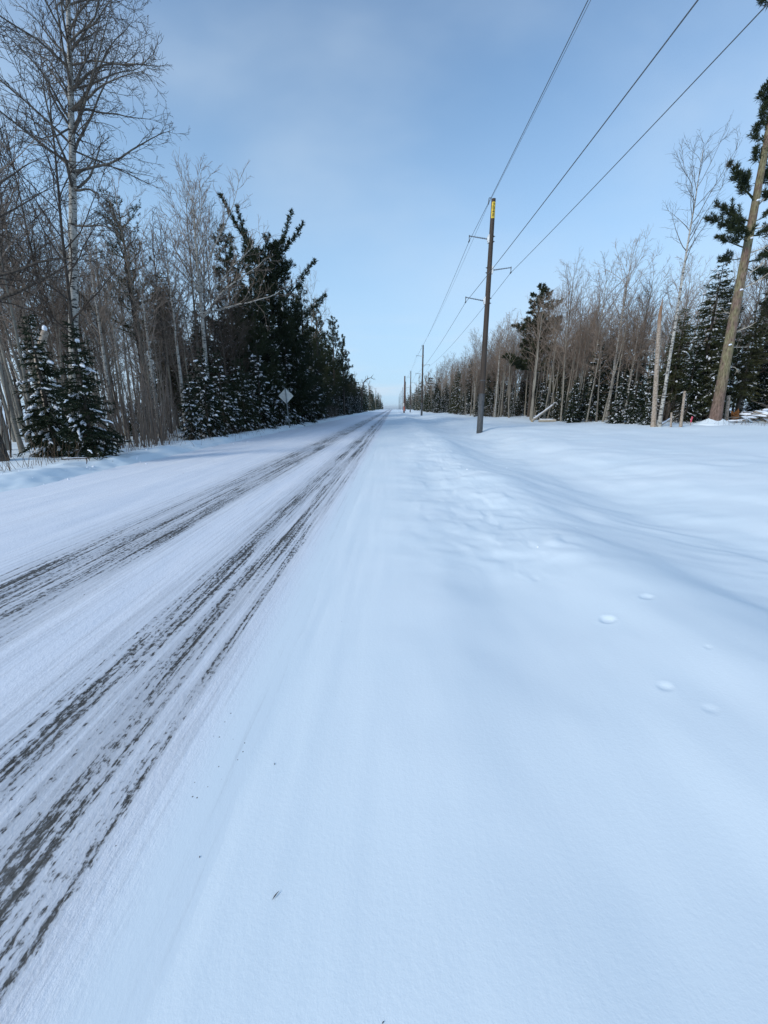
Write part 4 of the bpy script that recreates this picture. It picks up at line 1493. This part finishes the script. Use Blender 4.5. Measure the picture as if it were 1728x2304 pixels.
# ------------------------------------------------------------------ power line
PX, SP = 5.54, 54.0
POLE_Y = [26.0 + SP * i for i in range(8)]
POLE_H = 12.85
ARMS = [(-1, 1056, 531, 1099, 538), (1, 1150, 602, 1107, 608), (-1, 1048, 669, 1090, 677)]
ARM_Z = []
for sgn, tx_, ty_, bx_, by_ in ARMS:
    A, B = at(bx_, by_, 26.0), at(tx_, ty_, 26.0)
    ARM_Z.append((sgn, A[2], B[2], abs(B[0] - PX)))
G0 = gz(PX, 26.0, 0)


def pole_radius(z):
    return np.interp(z, [0, POLE_H], [.185, .118])


def digits_mesh(txt):
    cu = bpy.data.curves.new('digits', 'FONT')
    cu.body = txt
    cu.size = .30
    cu.align_x = 'CENTER'
    cu.align_y = 'CENTER'
    cu.space_line = .82
    cu.extrude = .002
    o = bpy.data.objects.new('digits', cu)
    COL.objects.link(o)
    dg = bpy.context.evaluated_depsgraph_get()
    me = bpy.data.meshes.new_from_object(o.evaluated_get(dg))
    bpy.data.objects.remove(o)
    me.materials.clear()
    me.materials.append(MATS['digit_black'])
    return me


zz = np.linspace(-.3, POLE_H, 14)
shaft_me = MB().tubes([(np.stack([zz * 0, zz * 0, zz], 1), pole_radius(zz))], 20)
shaft_me.tubes([(np.array([[0, 0, POLE_H - .002], [0, 0, POLE_H + .004]]), np.array([.118, .0005]))], 20)
shaft_me = shaft_me.mesh('pole_shaft', 'pole_wood', True)
zw = np.array([-.3, -.29, 2.35, 2.351])
wrap_me = MB().tubes([(np.stack([zw * 0, zw * 0, zw], 1), np.array([.18, .194, .180, .17]))], 20)
wrap_me = wrap_me.mesh('ground_wrap', 'pole_wrap', True)
band_me = [MB().tubes([(np.array([[0, 0, z - .03], [0, 0, z - .029], [0, 0, z + .029], [0, 0, z + .03]]), pole_radius(z) + np.array([0, .016, .016, 0]))], 20).mesh('band', 'pole_wrap', True) for z in (2.38, 1.75, 3.2)]
arm_me, plate_me, clamp_me = [], [], []
for sgn, za, zb, reach in ARM_Z:
    z0_, z1_ = za - G0, zb - G0
    r_ = float(pole_radius(z0_))
    n_ = 22
    f_ = np.linspace(0, 1, n_ * 2)
    pts = np.stack([sgn * (r_ + .05 + (reach - r_ - .05) * f_), 0 * f_, z0_ + (z1_ - z0_) * f_], 1)
    rr = np.where(np.arange(n_ * 2) % 4 < 2, .040, .026) * (1.05 - .25 * f_)
    arm_me.append(MB().tubes([(pts, rr)], 10).mesh('insulator_arm', 'insulator_grey', True))
    plate_me.append(MB().box((sgn * (r_ + .025), 0, z0_), (.07, .20, .40)).box((sgn * (r_ + .07), 0, z0_), (.05, .12, .22)).mesh('bracket', 'bracket_galvanised'))
    ex_ = sgn * reach
    clamp_me.append(MB().tubes([(np.array([[ex_, 0, z1_ + .04], [ex_, 0, z1_ - .12], [ex_ + .01, 0, z1_ - .26]]), np.array([.03, .02, .02]))], 8).tubes([(np.array([[ex_, -.16, z1_ - .28], [ex_, -.05, z1_ - .26], [ex_, .05, z1_ - .26], [ex_, .16, z1_ - .28]]), np.array([.02, .04, .04, .02]))], 8).mesh('wire_clamp', 'wire_metal', True))
bolt_me = []
for sgn, za, zb, reach in ARM_Z:
    z0_ = za - G0
    r_ = float(pole_radius(z0_))
    for dz in (-.13, .13):
        bolt_me.append(MB().tubes([(np.array([[-sgn * r_ * .9, 0, z0_ + dz], [-sgn * (r_ + .02), 0, z0_ + dz], [-sgn * (r_ + .05), 0, z0_ + dz], [-sgn * (r_ + .09), 0, z0_ + dz]]), np.array([.045, .045, .015, .013]))], 6).mesh('bolt', 'wire_metal'))
hang_z = at(1104, 448, 26.0)[2] - G0
hang_me = MB().tubes([(np.array([[-.12, 0, hang_z + .06], [-.24, 0, hang_z + .06], [-.26, 0, hang_z + .02], [-.27, 0, hang_z - .25]]), np.array([.02, .02, .02, .03]))], 6).mesh('ground_wire_hanger', 'wire_metal', True)
pz0, pz1 = at(1104, 493, 26.0)[2] - G0, at(1109, 456, 26.0)[2] - G0
POLE_LAB = ['nearest tall wooden power pole with a yellow number plate near its top', 'second power pole along the line, with three short grey arms', 'third power pole along the line, thin against the sky']
for i, y in enumerate(POLE_Y):
    z = gz(PX, y, 0)
    lab = POLE_LAB[i] if i < 3 else 'tiny far power pole beyond the third, near the vanishing point'
    o = empty('power_pole', (PX, y, z), lab, 'power pole', 'power poles along the right verge')
    obj('shaft', shaft_me, o)
    obj('ground_wrap', wrap_me, o)
    for k in range(3):
        am = obj('insulator_arm', arm_me[k], o)
        if i < 3:
            obj('bracket', plate_me[k], am)
            obj('wire_clamp', clamp_me[k], am)
    if i < 3:
        obj('ground_wire_hanger', hang_me, o)
        for b_ in bolt_me:
            obj('bolt', b_, o)
        for b_ in band_me:
            obj('band', b_, o)
    if i == 0:
        zc, hh = (pz0 + pz1) / 2, (pz1 - pz0)
        rp = float(pole_radius(zc))
        # curved enamel plate wrapped on the face towards the road
        nseg, ang = 7, np.linspace(-.85, .85, 7)
        pv, pf = [], []
        for zz_ in (zc - hh / 2, zc - hh / 2 + .03, zc + hh / 2 - .03, zc + hh / 2):
            sc_ = .86 if zz_ in (zc - hh / 2, zc + hh / 2) else 1.0
            for a_ in ang * sc_:
                pv.append(((rp + .012) * math.sin(a_), -(rp + .012) * math.cos(a_), zz_))
        for r_i in range(3):
            for c_i in range(6):
                k0 = r_i * 7 + c_i
                pf.append([k0, k0 + 1, k0 + 8, k0 + 7])
        pl = obj('number_plate', MB().add(pv, pf).mesh('number_plate', 'plate_yellow', True), o)
        pl['label'] = 'yellow vertical plate with four digits'
        dg = obj('digits', digits_mesh('7\n0\n4\n8'), pl)
        dg.location = (0, -(rp + .022), zc)
        dg.rotation_euler = (math.pi / 2, 0, 0)
        dg.scale = (.85, .98 * hh / 1.15, 1)

WIRES = [('wire on the upper left arms of the power poles', -1, 0), ('wire on the right-hand arms of the power poles', 1, 1), ('wire on the lower left arms of the power poles', -1, 2), ('topmost thin wire running past the pole tops', -1, None)]
WIRE_LOW = {}
for lab, sgn, k in WIRES:
    if k is None:
        x_, dz_ = PX - .27, hang_z - .25
        rad_ = .008
    else:
        x_, dz_ = PX + sgn * ARM_Z[k][3], ARM_Z[k][2] - G0 - .27
        rad_ = .012
    pts = []
    ysup = [26.0 - SP] + POLE_Y
    for j in range(len(ysup) - 1):
        y0_, y1_ = ysup[j], ysup[j + 1]
        za, zb = gz(PX, max(y0_, 0.0), 0) * (1 if y0_ > 0 else 0) + (G0 if y0_ <= 0 else 0) + dz_, gz(PX, y1_, 0) + dz_
        for f_ in np.linspace(0, 1, 25)[(0 if j == 0 else 1):]:
            pts.append((x_, y0_ + (y1_ - y0_) * f_, za + (zb - za) * f_ - 4 * .55 * f_ * (1 - f_)))
    pts = np.array(pts)
    tag(obj('overhead_wire', MB().tubes([(pts, np.full(len(pts), rad_))], 6).mesh('overhead_wire', 'wire_metal', True)), lab, 'wire', 'overhead wires of the power line')

# stouter brown pole standing between the third pole and the road
Y = 122.0
x_ = at(909, 925, Y)[0]
z0 = gz(x_, Y, 0)
top = at(911, 846, Y)[2] - z0
o = empty('brown_pole', (x_, Y, z0), 'short stout reddish-brown pole left of the third power pole', 'pole')
z_ = np.linspace(-.2, top, 8)
obj('shaft', MB().tubes([(np.stack([z_ * .012, z_ * 0, z_], 1), np.linspace(.24, .18, 8))], 12).tubes([(np.array([[top * .012, 0, top - .01], [top * .012, 0, top + .02]]), np.array([.18, .001]))], 12).mesh('shaft', 'brown_pole', True), o)
obj('marker_board', MB().box((-.18, -.27, 2.35), (.42, .03, .95)).mesh('marker_board', 'marker_white'), o)
obj('marker_stripe', MB().box((.02, -.25, 1.2), (.36, .03, 1.2)).mesh('marker_stripe', 'marker_orange'), o)

# ------------------------------------------------------------------ diamond road sign, seen from behind
Y = 30.0
c_ = at(643, 891, Y)
z0 = gz(c_[0] + .18, Y, 0)
o = empty('road_sign', (c_[0] + .12, Y, z0), 'diamond road sign seen from behind on a thin post at the left snow bank', 'road sign')
hz = c_[2] - z0
hw = .56
k = .05
corner = []
for (cx, cz, ax_, az_) in ((0, -hw, 1, 0), (hw, 0, 0, 1), (0, hw, -1, 0), (-hw, 0, 0, -1)):
    corner += [(cx - k * (abs(cx) > 0) * np.sign(cx) - k * ax_, cz - k * (abs(cz) > 0) * np.sign(cz) - k * az_), (cx - k * .35 * np.sign(cx), cz - k * .35 * np.sign(cz)), (cx - k * (abs(cx) > 0) * np.sign(cx) + k * ax_, cz - k * (abs(cz) > 0) * np.sign(cz) + k * az_)]
corner = np.array(corner)
n_ = len(corner)
fv = np.concatenate([np.stack([corner[:, 0], np.full(n_, .03), corner[:, 1]], 1), np.stack([corner[:, 0], np.full(n_, .036), corner[:, 1]], 1)]) + [-.12, 0, hz]
mb = MB().add(fv, [[i, (i + 1) % n_, n_ + (i + 1) % n_, n_ + i] for i in range(n_)])
mb.f.append(np.array([list(range(n_))]))
mb.f.append(np.array([list(range(2 * n_ - 1, n_ - 1, -1))]))
obj('panel', mb.mesh('sign_panel', 'sign_back'), o)
lean_ = np.array([.03, 0, 0])
mb = MB()
for (dx, dy, wx, wy) in ((0, 0, .05, .012), (-.027, -.018, .01, .03), (.027, -.018, .01, .03)):
    h_ = hz + hw - .03
    v0 = np.array([[.05 + dx - wx / 2, dy - wy / 2, -.3], [.05 + dx + wx / 2, dy - wy / 2, -.3], [.05 + dx + wx / 2, dy + wy / 2, -.3], [.05 + dx - wx / 2, dy + wy / 2, -.3]])
    v1 = v0 + [-.18, 0, h_ + .3]
    mb.add(np.concatenate([v0, v1]), [[0, 1, 5, 4], [1, 2, 6, 5], [2, 3, 7, 6], [3, 0, 4, 7], [4, 5, 6, 7]])
obj('post', mb.mesh('sign_post', 'post_steel'), o)
for dz in (-.32, .32):
    obj('bolt', MB().tubes([(np.array([[-.115, -.045, hz + dz], [-.115, -.03, hz + dz], [-.115, .03, hz + dz]]), np.array([.001, .016, .016]))], 6).mesh('bolt', 'wire_metal'), o)

# ------------------------------------------------------------------ small things along the right wood
def log(name, label, A, B, r0, r1, mat, cat, snowy=True, stubs=3, seed=1):
    A, B = np.array(A, float), np.array(B, float)
    R = np.random.default_rng(seed)
    o = empty(name, tuple(A), label, cat)
    f = np.linspace(0, 1, 9)[:, None]
    P = (B - A) * f + R.normal(size=(9, 3)) * .02 * np.linalg.norm(B - A) * .12
    P[0] = 0
    mb = MB().tubes([(P, np.linspace(r0, r1, 9))], 9)
    obj('trunk', mb.mesh('log_trunk', mat, True), o)
    cap = nrm(P[1] - P[0])
    obj('cut_end', MB().tubes([(np.array([P[0] - cap * .004, P[0] - cap * .006]), np.array([r0, .001]))], 9).mesh('cut_end', 'cut_wood'), o)
    for i in range(stubs):
        p_, d_ = along(P, R.uniform(.3, .95))
        obj('stub', MB().tubes([grow(R, p_, tilt(R, d_, 1.1), R.uniform(.2, .6), .02, .006, 4, .12, .03)], 4).mesh('stub', mat), o)
    if snowy:
        q = P.copy()
        q[:, 2] += np.linspace(r0, r1, 9) * .75
        obj('snow', MB().tubes([(q, np.linspace(r0, r1, 9) * .85 * R.uniform(.6, 1.2, 9) * np.array([.3, 1, 1, 1, 1, 1, 1, 1, .2]))], 8, flat=.7).mesh('log_snow', 'branch_snow', True), o)
    return o


a, b = at(1197, 941, 38.0), at(1268, 894, 39.5)
a[2] = gz(a[0], 38.0, -.05)
log('fallen_log', 'pale fallen trunk propped slantwise against the right wood edge', a, b, .13, .09, 'log_bark', 'log', True, 3, 1)
a, b = at(1213, 936, 37.4), at(1252, 939, 37.0)
a[2] = gz(a[0], 37.4, -.12)
b[2] = gz(b[0], 37.0, -.10)
log('fallen_log', 'snow-topped log lying flat under the slanting fallen trunk', a, b, .14, .12, 'log_bark', 'log', True, 2, 2)
a, b = at(1486, 951, 24.0), at(1515, 938, 24.6)
a[2] = gz(a[0], 24.0, -.05)
log('fallen_log', 'snowy pole leaning low between the leaning birch and a cut stump', a, b, .07, .05, 'log_bark', 'log', True, 1, 3)
for (x0, y0, x1, y1, Y, r, lab) in ((1510, 959, 1511, 928, 23.0, .055, 'short cut stump stem beside the snowy pole right of the leaning birch'), (1532, 958, 1541, 880, 23.0, .075, 'leaning branchless brown stem between the stump and the thick leaning pine'), (1631, 962, 1640, 890, 24.6, .10, 'dim brown stem close behind the thick leaning pine')):
    a, b = at(x0, y0, Y), at(x1, y1, Y)
    z0 = gz(a[0], Y)
    f = np.linspace(0, 1, 6)[:, None]
    d = (b - np.array([a[0], Y, z0]))
    o = empty('tree_stem', (a[0], Y, z0), lab, 'tree stem')
    obj('trunk', MB().tubes([(d * f, np.array([r * 1.2, r, r * .95, r * .9, r * .88, r * .85]))], 8).mesh('stem_trunk', 'snag_bark', True), o)
    obj('cut_top', MB().tubes([(np.array([d - [0, 0, .01], d + [0, 0, .01]]), np.array([r * .85, .001]))], 8).mesh('cut_top', 'cut_wood'), o)

# brush heap under snow
a = at(1712, 962, 23.5)
z0 = gz(a[0], 23.5)
o = empty('brush_heap', (a[0], 23.5, z0), 'heap of cut branches under snow at the right picture edge', 'brush heap')
R_ = np.random.default_rng(9)
for i in range(26):
    x0, y0 = R_.uniform(-1.5, 1.2), R_.uniform(-.5, .5)
    zt = max(.08, 1.0 - .45 * abs(x0 - .1)) * R_.uniform(.3, 1.0)
    az = R_.uniform(-.5, .6) + (math.pi if R_.uniform() < .3 else 0)
    q = grow(R_, (x0 - .5 * math.cos(az), y0, zt), (math.cos(az), R_.normal() * .25, R_.uniform(-.30, .35)), R_.uniform(.8, 1.7), R_.uniform(.018, .045), .012, 5, .07, 0)
    q[0][:, 2] = np.maximum(q[0][:, 2], .03)
    obj('branch', MB().tubes([q], 5).mesh('heap_branch', 'brush_bark' if i % 3 else 'snag_bark', True), o)
    if i % 2 == 0:
        s_ = q[0].copy()
        s_[:, 2] += .045
        obj('snow', MB().tubes([(s_, R_.uniform(.07, .13) * np.array([.2, 1, 1.1, .9, .8, .2]) * R_.uniform(.7, 1.3, 6))], 7, flat=.6).mesh('heap_snow', 'branch_snow', True), o)

# rust-coloured dead fir bough
a = at(1652, 955, 23.8)
R_ = np.random.default_rng(12)
o = empty('dead_bough', (a[0], 23.8, gz(a[0], 23.8, 0)), 'rust-orange dead fir bough beside the brush heap', 'bough')
q = grow(R_, (.1, 0, 0), (-.25, 0, 1), .62, .012, .005, 5, .08, 0)
S, D = [], []
for i in range(300):
    p_, d_ = along(q[0], R_.uniform(.1, .99))
    t_ = tilt(R_, d_, .8)
    S.append(p_ + t_ * R_.uniform(0, .22))
    D.append(t_ + R_.normal(size=3) * .4)
obj('needles', MB().blades(S, D, .10, .025, R_).mesh('bough_needles', 'dead_needles'), o)
obj('stem', MB().tubes([q], 5).mesh('bough_stem', 'brush_bark', True), o)

# pink flagging ribbon on a stake
a = at(1553, 956, 23.4)
z0 = gz(a[0], 23.4, 0)
o = empty('survey_stake', (a[0], 23.4, z0), 'thin stake with pink flagging ribbon left of the thick leaning pine', 'stake')
obj('stick', MB().box((0, 0, .22), (.025, .025, .6)).mesh('stake_stick', 'snag_bark'), o)
rv = []
for i in range(7):
    z = .50 - .055 * i
    rv += [(-.045 + .015 * math.sin(i * 1.3), -.02 - .012 * math.cos(i * 1.7), z), (.045 + .02 * math.sin(i * 1.1), -.02 - .012 * math.sin(i * 1.9), z)]
obj('ribbon', MB().add(rv, [[2 * i, 2 * i + 1, 2 * i + 3, 2 * i + 2] for i in range(6)]).mesh('stake_ribbon', 'ribbon_pink', True), o)

# ------------------------------------------------------------------ on the snow
# dry seed lying on the clean snow in front
x_, y_ = -.3745, .9216
zs_ = gz(x_, y_, -.004)
P = np.array([[-.0085, -.0115, 0], [-.005, -.006, .001], [-.001, .000, .002], [.003, .006, .002], [.0075, .0120, .001]])
tag(obj('dry_leaf', MB().tubes([(P, np.array([.0003, .0016, .0021, .0012, .0006]))], 7, flat=.5).mesh('dry_leaf', 'seed_brown', True), None, (x_, y_, zs_)), 'tiny dark curled leaf lying alone on the clean snow near the bottom', 'leaf')

# crumbs of snow on the windrow
R_ = np.random.default_rng(77)
ico = np.array([[0, 0, 1], [.89, 0, .45], [.28, .85, .45], [-.72, .53, .45], [-.72, -.53, .45], [.28, -.85, .45], [.72, .53, -.45], [-.28, .85, -.45], [-.89, 0, -.45], [-.28, -.85, -.45], [.72, -.53, -.45], [0, 0, -1]])
icf = np.array([[0, 1, 2], [0, 2, 3], [0, 3, 4], [0, 4, 5], [0, 5, 1], [1, 6, 2], [2, 7, 3], [3, 8, 4], [4, 9, 5], [5, 10, 1], [6, 7, 2], [7, 8, 3], [8, 9, 4], [9, 10, 5], [10, 6, 1], [11, 7, 6], [11, 8, 7], [11, 9, 8], [11, 10, 9], [11, 6, 10]])
mb = MB()
for i in range(12):
    y_ = 4.0 + 7.5 * R_.uniform() ** 1.4
    x_ = 1.75 + .05 * (y_ - 4) + R_.normal() * .45
    s_ = abs(R_.normal()) * .006 + .005
    vv = ico * s_ * R_.uniform(.6, 1.4, (12, 3)) * [1.3, 1.2, .8]
    mb.add(vv + [x_, y_, float(ground_h(x_, y_)) + s_ * .3], icf)
for i in range(120):      # crumbs along the ploughed banks
    y_ = 8 + 40 * R_.uniform() ** 1.5
    x_ = -7.75 + R_.normal() * .4
    s_ = abs(R_.normal()) * .018 + .008
    vv = ico * s_ * R_.uniform(.6, 1.4, (12, 3))
    mb.add(vv + [x_, y_, max(float(ground_h(x_, y_)), float(road_h(x_, y_))) + s_ * .2], icf)
tag(obj('snow_crumbs', mb.mesh('snow_crumbs', 'branch_snow', True)), 'loose crumbs of snow along the windrow and the plough bank', 'snow', kind='stuff')

mb = MB()
for i in range(14):
    y_ = .6 + 9 * R_.uniform() ** 1.8
    x_ = R_.uniform(-5.5, 3.0) * (0.25 + y_ / 9)
    L_ = R_.uniform(.0012, .0042) * (1 + .25 * y_)
    a_ = R_.uniform(0, 3.14)
    z_ = max(float(ground_h(x_, y_)), float(road_h(x_, y_)) if x_ < -.6 else -9) + .002
    mb.tubes([(np.array([[x_ - L_ * math.cos(a_), y_ - L_ * math.sin(a_), z_], [x_, y_, z_ + .001], [x_ + L_ * math.cos(a_), y_ + L_ * math.sin(a_), z_]]), np.array([.0006, .0011, .0005]) * (1 + .2 * y_))], 4)
tag(obj('bark_crumbs', mb.mesh('bark_crumbs', 'seed_brown')), 'tiny bark crumbs and needles scattered on the snow', 'litter', kind='stuff')

# dry weed stems poking through the snow along the wood edges
st = []
for i in range(900):
    if i < 650:
        y_ = 8 + 55 * R_.uniform() ** 1.6
        x_ = left_edge(y_) + .45 + R_.normal() * .30
    else:
        y_ = 21 + 50 * R_.uniform() ** 1.5
        x_ = right_edge(y_) - .1 + abs(R_.normal()) * .5
    L_ = R_.uniform(.15, .75)
    st.append(grow(R_, (x_, y_, float(ground_h(x_, y_)) - .05), (R_.normal() * .25, R_.normal() * .25, 1), L_, .005, .003, 3, .12, 0))
tag(obj('dry_weeds', MB().tubes(st, 3).mesh('dry_weeds', 'dry_stem')), 'dry brown weed stems poking through snow along the wood edges', 'weeds', kind='stuff')

# snowy stick lying before the firs at left
a, b = at(135, 1015, 9.6), at(195, 1003, 9.8)
a[2], b[2] = gz(a[0], 9.6, -.10), gz(b[0], 9.8, -.28)
log('fallen_branch', 'snow-topped branch lying at the foot of the young firs at left', a, b, .022, .014, 'brush_bark', 'branch', True, 2, 5)

# ------------------------------------------------------------------ thin winter air
t = NT('haze_air')
t.n.remove(t.b)
pv_ = t.new('ShaderNodeVolumePrincipled')
pv_.inputs['Color'].default_value = (0.86, 0.93, 1.0, 1)
pv_.inputs['Density'].default_value = 0.00012
t.link(pv_.outputs[0], t.n['Material Output'].inputs['Volume'])
haze = obj('haze', MB().box((0, 6900, -7.5), (18400, 14400, 71)).mesh('haze', 'haze_air'))
tag(haze, 'thin pale winter haze over the road and woods', 'haze', kind='stuff')
